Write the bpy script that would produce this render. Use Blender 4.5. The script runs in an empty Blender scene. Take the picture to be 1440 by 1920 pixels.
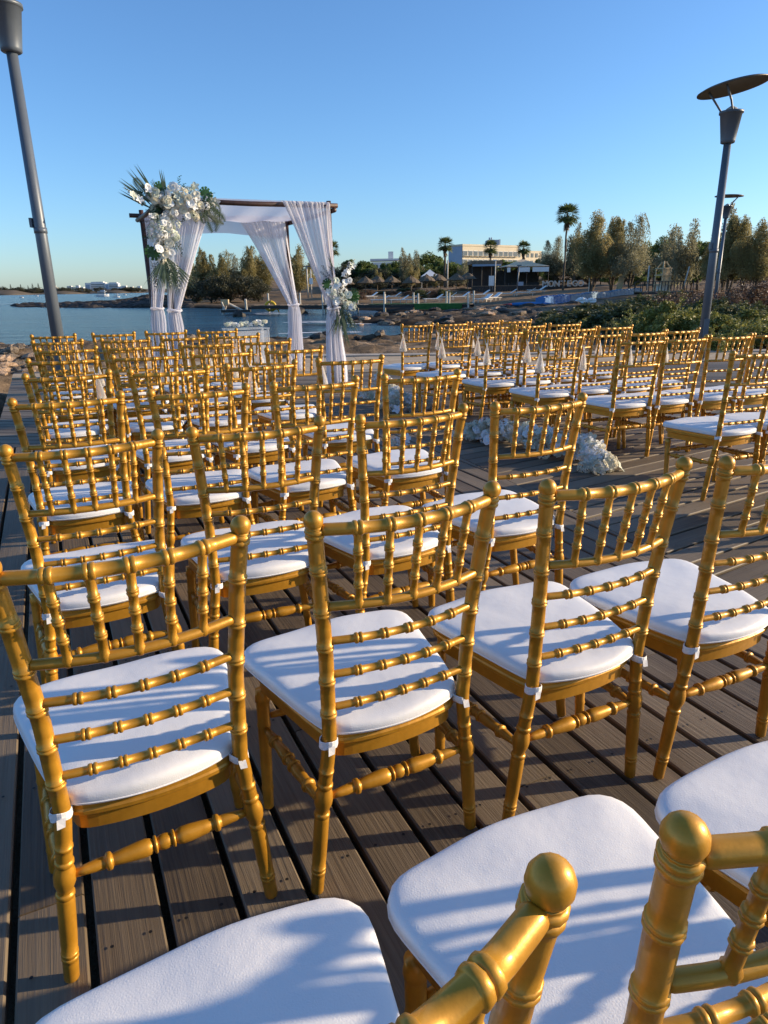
import bpy, math, random
import numpy as np
from mathutils import Matrix, Vector

random.seed(7)
RNG = np.random.default_rng(11)
rad = math.radians
SC = bpy.context.scene
COL = SC.collection

# ------------------------------------------------------------------ camera
F_PX, PITCH, ROLL, CAM_H = 1275.0, rad(18.25), rad(-0.97), 1.285
_f = np.array([0, math.cos(PITCH), -math.sin(PITCH)])
_u0 = np.cross([1.0, 0, 0], _f)
_r = math.cos(ROLL) * np.array([1.0, 0, 0]) + math.sin(ROLL) * _u0
_u = np.cross(_r, _f)
cam_data = bpy.data.cameras.new('camera')
cam = bpy.data.objects.new('camera', cam_data)
COL.objects.link(cam)
SC.camera = cam
cam_data.sensor_fit = 'VERTICAL'
cam_data.sensor_height = 36.0
cam_data.sensor_width = 27.0
cam_data.lens = F_PX / 1920 * 36.0
cam_data.clip_start = 0.02
cam_data.clip_end = 12000
cam.matrix_world = Matrix(((_r[0], _u[0], -_f[0], 0), (_r[1], _u[1], -_f[1], 0), (_r[2], _u[2], -_f[2], CAM_H), (0, 0, 0, 1)))

# ------------------------------------------------------------------ sky, sun, exposure
SUN_AZ, SUN_EL = 7.0, 16.0          # azimuth counted from +X towards +Y
sd = Vector((math.cos(rad(SUN_AZ)) * math.cos(rad(SUN_EL)), math.sin(rad(SUN_AZ)) * math.cos(rad(SUN_EL)), math.sin(rad(SUN_EL))))
world = bpy.data.worlds.new('World')
SC.world = world
world.use_nodes = True
wn = world.node_tree
wn.nodes.clear()
sky = wn.nodes.new('ShaderNodeTexSky')
sky.sky_type = 'NISHITA'
sky.sun_disc = False
sky.sun_elevation = rad(SUN_EL)
sky.sun_rotation = rad(90 - SUN_AZ)
sky.altitude = 0
sky.air_density = 1.0
sky.dust_density = 0.5
sky.ozone_density = 6.0
bg = wn.nodes.new('ShaderNodeBackground')
bg.inputs['Strength'].default_value = 0.15
wo = wn.nodes.new('ShaderNodeOutputWorld')
wn.links.new(sky.outputs[0], bg.inputs[0])
wn.links.new(bg.outputs[0], wo.inputs[0])
sl = bpy.data.lights.new('sun', 'SUN')
sl.energy = 4.8
sl.angle = rad(0.55)
sl.color = (1.0, 0.80, 0.55)
so = bpy.data.objects.new('sun', sl)
COL.objects.link(so)
so.rotation_euler = (-sd).to_track_quat('-Z', 'Y').to_euler()
SC.view_settings.view_transform = 'Standard'
SC.view_settings.look = 'None'
SC.view_settings.gamma = 1.0
SC.view_settings.exposure = 0.62
SC.view_settings.use_curve_mapping = False

# ------------------------------------------------------------------ measuring helpers
def ray(px, py):
    return _r * (px - 720) / F_PX - _u * (py - 960) / F_PX + _f
def gz(px, py, z=0.0):              # where the line of sight meets height z
    d = ray(px, py); t = (z - CAM_H) / d[2]
    return np.array([d[0] * t, d[1] * t, z])
def at(px, py, Y):                  # where the line of sight reaches distance Y
    d = ray(px, py); t = Y / d[1]
    return np.array([d[0] * t, Y, CAM_H + d[2] * t])
def on_plane(px, py, p0, n):
    d = ray(px, py); o = np.array([0, 0, CAM_H])
    t = np.dot(np.asarray(p0) - o, n) / np.dot(d, n)
    return o + d * t

# ------------------------------------------------------------------ materials
def new_mat(name):
    m = bpy.data.materials.new(name); m.use_nodes = True
    nt = m.node_tree
    return m, nt, nt.nodes['Principled BSDF']
def ramp(nt, fac, stops):
    r = nt.nodes.new('ShaderNodeValToRGB')
    e = r.color_ramp.elements
    while len(e) > len(stops): e.remove(e[-1])
    while len(e) < len(stops): e.new(0.5)
    for el, (p, c) in zip(e, stops):
        el.position = p; el.color = (*c, 1)
    nt.links.new(fac, r.inputs[0])
    return r.outputs[0]
def noise(nt, scale, detail=4, rough=0.55, coord='Object', vec=None, stretch=None):
    n = nt.nodes.new('ShaderNodeTexNoise')
    n.inputs['Scale'].default_value = scale; n.inputs['Detail'].default_value = detail; n.inputs['Roughness'].default_value = rough
    if vec is None:
        tc = nt.nodes.new('ShaderNodeTexCoord'); vec = tc.outputs[coord]
    if stretch:
        mp = nt.nodes.new('ShaderNodeMapping'); mp.inputs['Scale'].default_value = stretch
        nt.links.new(vec, mp.inputs[0]); vec = mp.outputs[0]
    nt.links.new(vec, n.inputs['Vector'])
    return n.outputs['Fac']
def bump(nt, bsdf, height, strength, dist):
    b = nt.nodes.new('ShaderNodeBump'); b.inputs['Strength'].default_value = strength; b.inputs['Distance'].default_value = dist
    nt.links.new(height, b.inputs['Height']); nt.links.new(b.outputs[0], bsdf.inputs['Normal'])
    return b
def simple(name, c, rough=0.6, metal=0.0, var=0.15, scale=8, bmp=0.0, bscale=40, bdist=0.004):
    m, nt, b = new_mat(name)
    f = noise(nt, scale)
    lo = tuple(max(0, x * (1 - var)) for x in c); hi = tuple(min(1, x * (1 + var)) for x in c)
    nt.links.new(ramp(nt, f, [(0.3, lo), (0.7, hi)]), b.inputs['Base Color'])
    b.inputs['Roughness'].default_value = rough; b.inputs['Metallic'].default_value = metal
    if bmp: bump(nt, b, noise(nt, bscale), bmp, bdist)
    return m
def leaf_mat(name, c1, c2, c3, scale=0.6, trans=0.3, rough=0.55):
    m, nt, b = new_mat(name)
    oi = nt.nodes.new('ShaderNodeObjectInfo'); tc = nt.nodes.new('ShaderNodeTexCoord')
    ad = nt.nodes.new('ShaderNodeVectorMath'); ad.operation = 'ADD'
    nt.links.new(tc.outputs['Object'], ad.inputs[0]); nt.links.new(oi.outputs['Random'], ad.inputs[1])
    f = noise(nt, scale, 5, 0.7, vec=ad.outputs[0])
    colr = ramp(nt, f, [(0.32, c1), (0.5, c2), (0.68, c3)])
    nt.links.new(colr, b.inputs['Base Color']); b.inputs['Roughness'].default_value = rough
    t = nt.nodes.new('ShaderNodeBsdfTranslucent'); nt.links.new(colr, t.inputs[0])
    mx = nt.nodes.new('ShaderNodeMixShader'); mx.inputs[0].default_value = trans
    nt.links.new(b.outputs[0], mx.inputs[1]); nt.links.new(t.outputs[0], mx.inputs[2])
    nt.links.new(mx.outputs[0], nt.nodes['Material Output'].inputs['Surface'])
    return m

M = {}
# gold lacquered resin of the chairs
m, nt, b = new_mat('gold_paint')
f = noise(nt, 22, 7, 0.7)
goldc = ramp(nt, f, [(0.25, (0.42, 0.20, 0.016)), (0.5, (0.53, 0.252, 0.020)), (0.75, (0.60, 0.292, 0.028))])
oi = nt.nodes.new('ShaderNodeObjectInfo'); hv = nt.nodes.new('ShaderNodeHueSaturation')
vr = nt.nodes.new('ShaderNodeMapRange'); vr.inputs[3].default_value = 0.88; vr.inputs[4].default_value = 1.08
nt.links.new(oi.outputs['Random'], vr.inputs[0]); nt.links.new(vr.outputs[0], hv.inputs['Value']); nt.links.new(goldc, hv.inputs['Color'])
# dulled, scuffed specks in the paint
sc1 = noise(nt, 95, 6, 0.75); scm = nt.nodes.new('ShaderNodeMix'); scm.data_type = 'RGBA'
nt.links.new(ramp(nt, sc1, [(0.66, (0, 0, 0)), (0.74, (1, 1, 1))]), scm.inputs[0]); nt.links.new(hv.outputs[0], scm.inputs[6]); scm.inputs[7].default_value = (0.30, 0.135, 0.02, 1)
nt.links.new(scm.outputs[2], b.inputs['Base Color'])
b.inputs['Metallic'].default_value = 0.38
nt.links.new(ramp(nt, noise(nt, 55, 4), [(0.3, (0.33,) * 3), (0.7, (0.50,) * 3)]), b.inputs['Roughness'])
bump(nt, b, noise(nt, 260, 2), 0.06, 0.002)
b.inputs['Coat Weight'].default_value = 0.16; b.inputs['Coat Roughness'].default_value = 0.18
M['gold'] = m
# white grained vinyl of the cushions
m, nt, b = new_mat('white_vinyl')
b.inputs['Base Color'].default_value = (0.80, 0.79, 0.77, 1)
b.inputs['Roughness'].default_value = 0.48
vo = nt.nodes.new('ShaderNodeTexVoronoi'); vo.inputs['Scale'].default_value = 230; vo.feature = 'DISTANCE_TO_EDGE'
tc = nt.nodes.new('ShaderNodeTexCoord'); nt.links.new(tc.outputs['Object'], vo.inputs['Vector'])
b1 = nt.nodes.new('ShaderNodeBump'); b1.inputs['Strength'].default_value = 0.28; b1.inputs['Distance'].default_value = 0.0012
nt.links.new(vo.outputs['Distance'], b1.inputs['Height'])
b2 = nt.nodes.new('ShaderNodeBump'); b2.inputs['Strength'].default_value = 0.25; b2.inputs['Distance'].default_value = 0.012
nt.links.new(noise(nt, 9, 3), b2.inputs['Height']); nt.links.new(b2.outputs[0], b1.inputs['Normal'])
nt.links.new(b1.outputs[0], b.inputs['Normal'])
M['vinyl'] = m
M['strap'] = simple('white_webbing', (0.78, 0.77, 0.75), 0.8, var=0.05, scale=60, bmp=0.3, bscale=300, bdist=0.001)
# weathered deck boards
m, nt, b = new_mat('deck_wood')
tc = nt.nodes.new('ShaderNodeTexCoord'); oi = nt.nodes.new('ShaderNodeObjectInfo')
sc_ = nt.nodes.new('ShaderNodeVectorMath'); sc_.operation = 'SCALE'; sc_.inputs['Scale'].default_value = 37.0
cmb = nt.nodes.new('ShaderNodeCombineXYZ')
nt.links.new(oi.outputs['Random'], cmb.inputs[0]); nt.links.new(oi.outputs['Random'], cmb.inputs[1])
nt.links.new(cmb.outputs[0], sc_.inputs[0])
ad = nt.nodes.new('ShaderNodeVectorMath'); nt.links.new(tc.outputs['Object'], ad.inputs[0]); nt.links.new(sc_.outputs[0], ad.inputs[1])
g1 = noise(nt, 1, 6, 0.65, vec=ad.outputs[0], stretch=(2.2, 95, 30))
g2 = noise(nt, 1, 5, 0.6, vec=ad.outputs[0], stretch=(1.1, 7, 7))
mixf = nt.nodes.new('ShaderNodeMath'); mixf.operation = 'ADD'
ml = nt.nodes.new('ShaderNodeMath'); ml.operation = 'MULTIPLY'; ml.inputs[1].default_value = 0.55
nt.links.new(g2, ml.inputs[0])
ml2 = nt.nodes.new('ShaderNodeMath'); ml2.operation = 'MULTIPLY'; ml2.inputs[1].default_value = 0.55
nt.links.new(g1, ml2.inputs[0])
nt.links.new(ml.outputs[0], mixf.inputs[0]); nt.links.new(ml2.outputs[0], mixf.inputs[1])
mf2 = nt.nodes.new('ShaderNodeMath'); mf2.operation = 'MULTIPLY_ADD'; mf2.inputs[1].default_value = 0.34
nt.links.new(oi.outputs['Random'], mf2.inputs[0]); nt.links.new(mixf.outputs[0], mf2.inputs[2])
nt.links.new(ramp(nt, mf2.outputs[0], [(0.44, (0.048, 0.035, 0.023)), (0.66, (0.122, 0.090, 0.056)), (0.95, (0.21, 0.165, 0.112))]), b.inputs['Base Color'])
b.inputs['Roughness'].default_value = 0.62
bump(nt, b, g1, 0.7, 0.004)
M['wood'] = m
M['screw'] = simple('screw_steel', (0.03, 0.028, 0.026), 0.5, 0.6)
M['pole'] = simple('grey_painted_steel', (0.105, 0.125, 0.15), 0.42, 0.15, var=0.08, scale=3, bmp=0.05, bscale=60)
M['pole_dark'] = simple('dark_reflector_steel', (0.12, 0.092, 0.065), 0.5, 0.2, var=0.1)
M['glass'] = simple('lamp_glass', (0.55, 0.55, 0.5), 0.15, 0.0)
M['arch_wood'] = simple('dark_stained_wood', (0.052, 0.022, 0.014), 0.5, var=0.4, scale=18, bmp=0.3, bscale=50)
# sheer chiffon
m, nt, b = new_mat('sheer_chiffon')
b.inputs['Base Color'].default_value = (0.86, 0.86, 0.90, 1); b.inputs['Roughness'].default_value = 0.8
t = nt.nodes.new('ShaderNodeBsdfTranslucent'); t.inputs[0].default_value = (0.88, 0.87, 0.92, 1)
tr = nt.nodes.new('ShaderNodeBsdfTransparent')
wv = noise(nt, 700, 1)
mx = nt.nodes.new('ShaderNodeMixShader'); mx.inputs[0].default_value = 0.58
nt.links.new(b.outputs[0], mx.inputs[1]); nt.links.new(t.outputs[0], mx.inputs[2])
mx2 = nt.nodes.new('ShaderNodeMixShader')
nt.links.new(ramp(nt, wv, [(0.35, (0.07,) * 3), (0.65, (0.19,) * 3)]), mx2.inputs[0])
nt.links.new(mx.outputs[0], mx2.inputs[1]); nt.links.new(tr.outputs[0], mx2.inputs[2])
nt.links.new(mx2.outputs[0], nt.nodes['Material Output'].inputs['Surface'])
M['chiffon'] = m
m2 = m.copy(); m2.name = 'sheer_organza'
for n in m2.node_tree.nodes:
    if n.type == 'VALTORGB':
        n.color_ramp.elements[0].color = (0.38, 0.38, 0.38, 1); n.color_ramp.elements[1].color = (0.6, 0.6, 0.6, 1)
    if n.type == 'BSDF_PRINCIPLED': n.inputs['Base Color'].default_value = (0.68, 0.62, 0.49, 1)
M['organza'] = m2
M['petal'] = leaf_mat('white_petal', (0.78, 0.78, 0.74), (0.84, 0.84, 0.81), (0.88, 0.88, 0.86), 14, 0.16, 0.6)
M['petal_green'] = leaf_mat('greenish_white_petal', (0.50, 0.56, 0.42), (0.66, 0.70, 0.58), (0.76, 0.77, 0.70), 14, 0.25, 0.6)
M['petal_cream'] = leaf_mat('cream_petal', (0.70, 0.65, 0.48), (0.78, 0.74, 0.58), (0.82, 0.80, 0.70), 14, 0.25, 0.6)
M['frond'] = leaf_mat('grey_green_frond', (0.03, 0.055, 0.032), (0.06, 0.095, 0.05), (0.11, 0.15, 0.09), 5, 0.2, 0.45)
M['leaf'] = leaf_mat('glossy_green_leaf', (0.012, 0.05, 0.012), (0.025, 0.09, 0.02), (0.045, 0.13, 0.03), 6, 0.2, 0.35)
M['eucalyptus'] = leaf_mat('dark_eucalyptus', (0.02, 0.025, 0.04), (0.035, 0.045, 0.06), (0.08, 0.10, 0.10), 6, 0.2, 0.5)
M['tamarisk'] = leaf_mat('tamarisk_foliage', (0.17, 0.155, 0.060), (0.31, 0.265, 0.11), (0.48, 0.39, 0.18), 2.2, 0.55)
M['tamarisk2'] = leaf_mat('grey_tamarisk_foliage', (0.17, 0.165, 0.095), (0.29, 0.27, 0.16), (0.42, 0.38, 0.24), 2.2, 0.55)
M['green'] = leaf_mat('evergreen_foliage', (0.045, 0.075, 0.018), (0.11, 0.155, 0.038), (0.22, 0.25, 0.07), 2.4, 0.5)
M['hedge'] = leaf_mat('dark_hedge_foliage', (0.028, 0.032, 0.015), (0.060, 0.060, 0.028), (0.11, 0.10, 0.05), 2.2, 0.3)
M['palm'] = leaf_mat('palm_frond', (0.07, 0.095, 0.028), (0.12, 0.15, 0.045), (0.20, 0.21, 0.075), 3, 0.3)
M['dead_palm'] = leaf_mat('dry_palm_frond', (0.10, 0.065, 0.035), (0.15, 0.10, 0.055), (0.21, 0.15, 0.085), 0.9, 0.2)
M['bush'] = leaf_mat('olive_shrub_foliage', (0.09, 0.10, 0.02), (0.22, 0.22, 0.05), (0.42, 0.37, 0.09), 2.4, 0.3)
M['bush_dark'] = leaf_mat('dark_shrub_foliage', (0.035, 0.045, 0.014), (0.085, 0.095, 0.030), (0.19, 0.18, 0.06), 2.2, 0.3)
M['bush_dry'] = leaf_mat('dry_brown_brush', (0.085, 0.046, 0.024), (0.15, 0.085, 0.045), (0.22, 0.135, 0.075), 2.2, 0.2)
M['bark'] = simple('tree_bark', (0.10, 0.075, 0.052), 0.9, var=0.4, scale=6, bmp=0.5, bscale=20, bdist=0.03)
M['thatch'] = simple('straw_thatch', (0.125, 0.092, 0.058), 0.9, var=0.35, scale=9, bmp=0.6, bscale=30, bdist=0.03)
M['cream_wall'] = simple('cream_render', (0.62, 0.53, 0.37), 0.8, var=0.06, scale=0.4)
M['white_wall'] = simple('white_render', (0.72, 0.70, 0.66), 0.8, var=0.06, scale=0.2)
M['blue_wall_and_shade'] = simple('blue_grey_panel_and_shade', (0.30, 0.36, 0.44), 0.6, var=0.06, scale=0.4)  # blue-grey parts, and the painted shade on the hotel's end wall
M['window'] = simple('window_glass', (0.10, 0.12, 0.13), 0.15, 0.0, var=0.3, scale=0.3)
M['canopy'] = simple('tan_canvas', (0.74, 0.54, 0.33), 0.85, var=0.08, scale=1.5)
M['white'] = simple('white_paint', (0.78, 0.77, 0.74), 0.5, var=0.05, scale=3)
M['white_post'] = simple('weathered_post', (0.55, 0.50, 0.42), 0.7, var=0.25, scale=6)
M['timber'] = simple('old_timber', (0.20, 0.145, 0.095), 0.85, var=0.35, scale=5, bmp=0.4)
M['dark'] = simple('dark_timber', (0.030, 0.026, 0.023), 0.7, var=0.3, scale=3)
M['turf'] = simple('green_matting', (0.035, 0.12, 0.022), 0.9, var=0.3, scale=6)
M['blue'] = simple('blue_plastic', (0.004, 0.13, 0.36), 0.4, var=0.1, scale=2)
M['pale_blue'] = simple('faded_blue_plastic', (0.13, 0.22, 0.32), 0.5, var=0.12, scale=2)
M['red'] = simple('red_plastic', (0.45, 0.04, 0.03), 0.5)
M['yellow'] = simple('yellow_plastic', (0.62, 0.40, 0.02), 0.5)
M['concrete'] = simple('pale_concrete', (0.36, 0.31, 0.25), 0.85, var=0.2, scale=4, bmp=0.3)
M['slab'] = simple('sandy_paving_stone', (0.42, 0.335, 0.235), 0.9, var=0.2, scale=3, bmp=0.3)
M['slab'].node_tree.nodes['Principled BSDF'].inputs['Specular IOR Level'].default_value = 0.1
M['car_white'] = simple('car_paint_silver', (0.55, 0.56, 0.57), 0.25, 0.2, var=0.03)
M['tyre'] = simple('tyre_rubber', (0.02, 0.02, 0.02), 0.8)
M['panel'] = simple('sandy_board', (0.48, 0.36, 0.20), 0.8, var=0.15)
# clear acrylic
m, nt, b = new_mat('clear_acrylic')
b.inputs['Base Color'].default_value = (0.85, 0.88, 0.92, 1); b.inputs['Roughness'].default_value = 0.08
tr = nt.nodes.new('ShaderNodeBsdfTransparent'); mx = nt.nodes.new('ShaderNodeMixShader'); mx.inputs[0].default_value = 0.72
nt.links.new(b.outputs[0], mx.inputs[1]); nt.links.new(tr.outputs[0], mx.inputs[2])
nt.links.new(mx.outputs[0], nt.nodes['Material Output'].inputs['Surface'])
M['acrylic'] = m
# shore ground: rock, sand and soil by height and noise
m, nt, b = new_mat('shore_ground')
geo = nt.nodes.new('ShaderNodeNewGeometry'); sep = nt.nodes.new('ShaderNodeSeparateXYZ')
nt.links.new(geo.outputs['Position'], sep.inputs[0])
f1 = noise(nt, 0.9, 8, 0.7, vec=geo.outputs['Position'])
c_rock = ramp(nt, f1, [(0.30, (0.06, 0.044, 0.030)), (0.48, (0.17, 0.122, 0.078)), (0.62, (0.34, 0.245, 0.16)), (0.76, (0.46, 0.34, 0.225))])
f2 = noise(nt, 0.30, 8, 0.7, vec=geo.outputs['Position'])
c_sand = ramp(nt, f2, [(0.35, (0.14, 0.098, 0.060)), (0.55, (0.26, 0.185, 0.115)), (0.7, (0.17, 0.122, 0.078))])
# distance from the deck decides rock or beach
vl = nt.nodes.new('ShaderNodeVectorMath'); vl.operation = 'LENGTH'; nt.links.new(geo.outputs['Position'], vl.inputs[0])
mr = nt.nodes.new('ShaderNodeMapRange'); mr.inputs[1].default_value = 62; mr.inputs[2].default_value = 88
sub_ = nt.nodes.new('ShaderNodeMath'); sub_.operation = 'MULTIPLY_ADD'; sub_.inputs[1].default_value = 0.35
nt.links.new(sep.outputs[1], sub_.inputs[0]); nt.links.new(sep.outputs[0], sub_.inputs[2])
spm = nt.nodes.new('ShaderNodeMapRange'); spm.inputs[1].default_value = -4; spm.inputs[2].default_value = 3
nt.links.new(sub_.outputs[0], spm.inputs[0])
mul_ = nt.nodes.new('ShaderNodeMath'); mul_.operation = 'MULTIPLY'
nt.links.new(vl.outputs['Value'], mr.inputs[0])
mc = nt.nodes.new('ShaderNodeMix'); mc.data_type = 'RGBA'
nt.links.new(mr.outputs[0], mul_.inputs[0]); nt.links.new(spm.outputs[0], mul_.inputs[1]); nt.links.new(mul_.outputs[0], mc.inputs[0]); nt.links.new(c_rock, mc.inputs[6]); nt.links.new(c_sand, mc.inputs[7])
# tide-darkened rock close to the water line
wet = nt.nodes.new('ShaderNodeMapRange'); wet.inputs[1].default_value = -0.90; wet.inputs[2].default_value = -0.42
nt.links.new(sep.outputs[2], wet.inputs[0])
mw = nt.nodes.new('ShaderNodeMix'); mw.data_type = 'RGBA'; mw.inputs[6].default_value = (0.022, 0.018, 0.014, 1)
nt.links.new(wet.outputs[0], mw.inputs[0]); nt.links.new(mc.outputs[2], mw.inputs[7])
nt.links.new(mw.outputs[2], b.inputs['Base Color']); b.inputs['Roughness'].default_value = 0.95; b.inputs['Specular IOR Level'].default_value = 0.03
bump(nt, b, noise(nt, 5.0, 8, 0.7, vec=geo.outputs['Position']), 0.7, 0.10)
M['ground'] = m
M['rock'] = simple('shore_rock', (0.17, 0.13, 0.09), 0.88, var=0.55, scale=2.2, bmp=0.8, bscale=7, bdist=0.06)
M['rock_dark'] = simple('wet_dark_rock', (0.035, 0.027, 0.02), 0.7, var=0.5, scale=2.2, bmp=0.8, bscale=7, bdist=0.06)
M['rock_pale'] = simple('pale_orange_rock', (0.42, 0.29, 0.19), 0.88, var=0.35, scale=2.2, bmp=0.8, bscale=7, bdist=0.06)
# sea
m, nt, b = new_mat('sea_water')
geo = nt.nodes.new('ShaderNodeNewGeometry')
w1 = noise(nt, 0.42, 7, 0.66, vec=geo.outputs['Position'], stretch=(0.45, 1.25, 1))
w2 = noise(nt, 0.16, 5, 0.65, vec=geo.outputs['Position'], stretch=(0.4, 1.6, 1))
nt.links.new(ramp(nt, w2, [(0.38, (0.003, 0.028, 0.060)), (0.62, (0.016, 0.080, 0.125))]), b.inputs['Base Color'])
b.inputs['Roughness'].default_value = 0.16; b.inputs['IOR'].default_value = 1.33
bb = bump(nt, b, w1, 1.0, 1.5)
M['sea'] = m
M['foam'] = simple('sea_foam', (0.74, 0.76, 0.78), 0.8, var=0.1, scale=6)
M['far_land'] = simple('far_shore_soil', (0.15, 0.12, 0.085), 0.95, var=0.3, scale=0.02)
M['far_land'].node_tree.nodes['Principled BSDF'].inputs['Specular IOR Level'].default_value = 0.03

# ------------------------------------------------------------------ mesh helpers
class MB:
    def __init__(s): s.v = []; s.f = []; s.n = 0
    def add(s, v, f):
        v = np.asarray(v, float); s.v.append(v); k = s.n
        s.f.extend([tuple(int(i) + k for i in q) for q in f]); s.n += len(v)
        return s
    def tube(s, pts, rad_, seg=10, cap=True):
        pts = np.asarray(pts, float); n = len(pts)
        rad_ = np.broadcast_to(np.asarray(rad_, float), (n,))
        tg = np.gradient(pts, axis=0); tg /= np.linalg.norm(tg, axis=1)[:, None] + 1e-12
        up = np.array([0, 0, 1.0]) if abs(tg[0][2]) < 0.9 else np.array([1.0, 0, 0])
        a = np.cross(tg, up); a /= np.linalg.norm(a, axis=1)[:, None] + 1e-12
        c = np.cross(tg, a)
        th = np.linspace(0, 2 * np.pi, seg, endpoint=False)
        v = (pts[:, None] + rad_[:, None, None] * (np.cos(th)[None, :, None] * a[:, None] + np.sin(th)[None, :, None] * c[:, None])).reshape(-1, 3)
        f = [(i * seg + j, i * seg + (j + 1) % seg, (i + 1) * seg + (j + 1) % seg, (i + 1) * seg + j) for i in range(n - 1) for j in range(seg)]
        if cap: f += [tuple(reversed(range(seg))), tuple((n - 1) * seg + j for j in range(seg))]
        return s.add(v, f)
    def box(s, c, d, rz=0.0, M3=None):
        x, y, z = np.asarray(d, float) / 2
        v = np.array([[i, j, k] for k in (-z, z) for j in (-y, y) for i in (-x, x)])
        if rz:
            cr, sr = math.cos(rz), math.sin(rz)
            v = v @ np.array([[cr, sr, 0], [-sr, cr, 0], [0, 0, 1]])
        if M3 is not None: v = v @ np.asarray(M3).T
        return s.add(v + np.asarray(c, float), [(0, 2, 3, 1), (4, 5, 7, 6), (0, 1, 5, 4), (2, 6, 7, 3), (0, 4, 6, 2), (1, 3, 7, 5)])
    def prism(s, poly, z0, z1):
        n = len(poly)
        v = [(x, y, z0) for x, y in poly] + [(x, y, z1) for x, y in poly]
        f = [tuple(reversed(range(n))), tuple(range(n, 2 * n))] + [(i, (i + 1) % n, n + (i + 1) % n, n + i) for i in range(n)]
        return s.add(v, f)
    def loft(s, loops, cap0=True, cap1=True):
        n = len(loops[0]); m_ = len(loops)
        v = np.concatenate([np.asarray(l, float) for l in loops])
        f = [(i * n + j, i * n + (j + 1) % n, (i + 1) * n + (j + 1) % n, (i + 1) * n + j) for i in range(m_ - 1) for j in range(n)]
        if cap0: f.append(tuple(reversed(range(n))))
        if cap1: f.append(tuple((m_ - 1) * n + j for j in range(n)))
        return s.add(v, f)
    def mesh(s, name, mat, smooth=False):
        me = bpy.data.meshes.new(name)
        V = np.concatenate(s.v) if s.v else np.zeros((0, 3))
        me.from_pydata(V.tolist(), [], s.f)
        if smooth: me.shade_smooth()
        if mat is not None: me.materials.append(mat)
        return me
    def build(s, name, mat, parent=None, smooth=False, loc=None):
        return place(name, s.mesh(name, mat, smooth), parent, loc)
def place(name, me, parent=None, loc=None, rot=None, scale=None):
    o = bpy.data.objects.new(name, me); COL.objects.link(o)
    if parent is not None: o.parent = parent
    if loc is not None: o.location = loc
    if rot is not None: o.rotation_euler = rot
    if scale is not None: o.scale = scale if hasattr(scale, '__len__') else (scale,) * 3
    return o
def empty(name, loc, rz=0.0):
    o = bpy.data.objects.new(name, None); COL.objects.link(o); o.location = loc; o.rotation_euler = (0, 0, rz); o.empty_display_size = 0.1
    return o
def tag(o, label=None, cat=None, group=None, kind=None):
    if label: o['label'] = label
    if cat: o['category'] = cat
    if group: o['group'] = group
    if kind: o['kind'] = kind
    return o
def copy_tree(o, parent=None):
    c = o.copy(); COL.objects.link(c)
    if parent is not None: c.parent = parent
    for ch in o.children: copy_tree(ch, c)
    return c
def fast_mesh(name, V, quads, mat, smooth=False):
    me = bpy.data.meshes.new(name); n = len(quads); k = quads.shape[1]
    me.vertices.add(len(V)); me.vertices.foreach_set('co', np.asarray(V, np.float32).ravel())
    me.loops.add(n * k); me.loops.foreach_set('vertex_index', np.asarray(quads, np.int32).ravel())
    me.polygons.add(n); me.polygons.foreach_set('loop_start', np.arange(0, n * k, k, dtype=np.int32))
    me.polygons.foreach_set('loop_total', np.full(n, k, np.int32))
    if smooth: me.polygons.foreach_set('use_smooth', np.ones(n, bool))
    me.update(); me.validate()
    if mat: me.materials.append(mat)
    return me
# value noise, vectorised
_T = np.random.default_rng(5).random((256, 256))
def vnoise(x, y):
    xi = np.floor(x).astype(int); yi = np.floor(y).astype(int); fx = x - xi; fy = y - yi
    fx = fx * fx * (3 - 2 * fx); fy = fy * fy * (3 - 2 * fy)
    g = lambda i, j: _T[i % 256, j % 256]
    return (g(xi, yi) * (1 - fx) + g(xi + 1, yi) * fx) * (1 - fy) + (g(xi, yi + 1) * (1 - fx) + g(xi + 1, yi + 1) * fx) * fy
def fbm(x, y, o=4):
    t = 0; a = 0.5
    for k in range(o):
        t = t + a * vnoise(x * 2 ** k + 17.3 * k, y * 2 ** k + 9.1 * k); a *= 0.5
    return t
def ridge(x, y, o=4):
    t = 0; a = 0.5
    for k in range(o):
        t = t + a * (1 - np.abs(2 * vnoise(x * 2 ** k + 7.7 * k, y * 2 ** k + 3.3 * k) - 1)); a *= 0.5
    return t

# ------------------------------------------------------------------ setting: shore, sea, sky is the world
SEA = -1.0
_near = [(0, 657), (100, 647), (300, 642), (480, 640), (600, 635), (690, 635), (752, 627), (795, 619), (770, 611), (700, 610), (655, 607), (648, 601),
         (690, 595), (715, 590), (708, 583), (640, 580), (500, 580), (420, 579), (360, 577), (300, 577), (120, 577), (30, 575.5), (18, 572.5), (40, 570), (110, 569), (170, 565), (215, 562), (245, 558.5)]
_wp = [(-140, 10), (-50, 22)] + [tuple(gz(x, y, SEA)[:2]) for x, y in _near] + [(-78, 330), (-140, 1200), (-400, 2600), (-4000, 2600), (-4000, 10)]
WP = np.array(_wp)
def sdist(x, y):                    # + inland, - in the water
    P = np.stack([x, y], -1); d = np.full(x.shape, 1e9); ins = np.zeros(x.shape, bool)
    for i in range(len(WP)):
        a = WP[i]; b_ = WP[(i + 1) % len(WP)]; ab = b_ - a
        t = np.clip(((P - a) @ ab) / (ab @ ab), 0, 1)
        d = np.minimum(d, np.linalg.norm(P - (a + t[..., None] * ab), axis=-1))
        c = ((a[1] > y) != (b_[1] > y)) & (x < (b_[0] - a[0]) * (y - a[1]) / (b_[1] - a[1] + 1e-12) + a[0])
        ins ^= c
    return np.where(ins, -d, d)
def sstep(a, b_, x):
    t = np.clip((x - a) / (b_ - a), 0, 1); return t * t * (3 - 2 * t)
DECK_C = np.array([0.5, 4.5])
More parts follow.
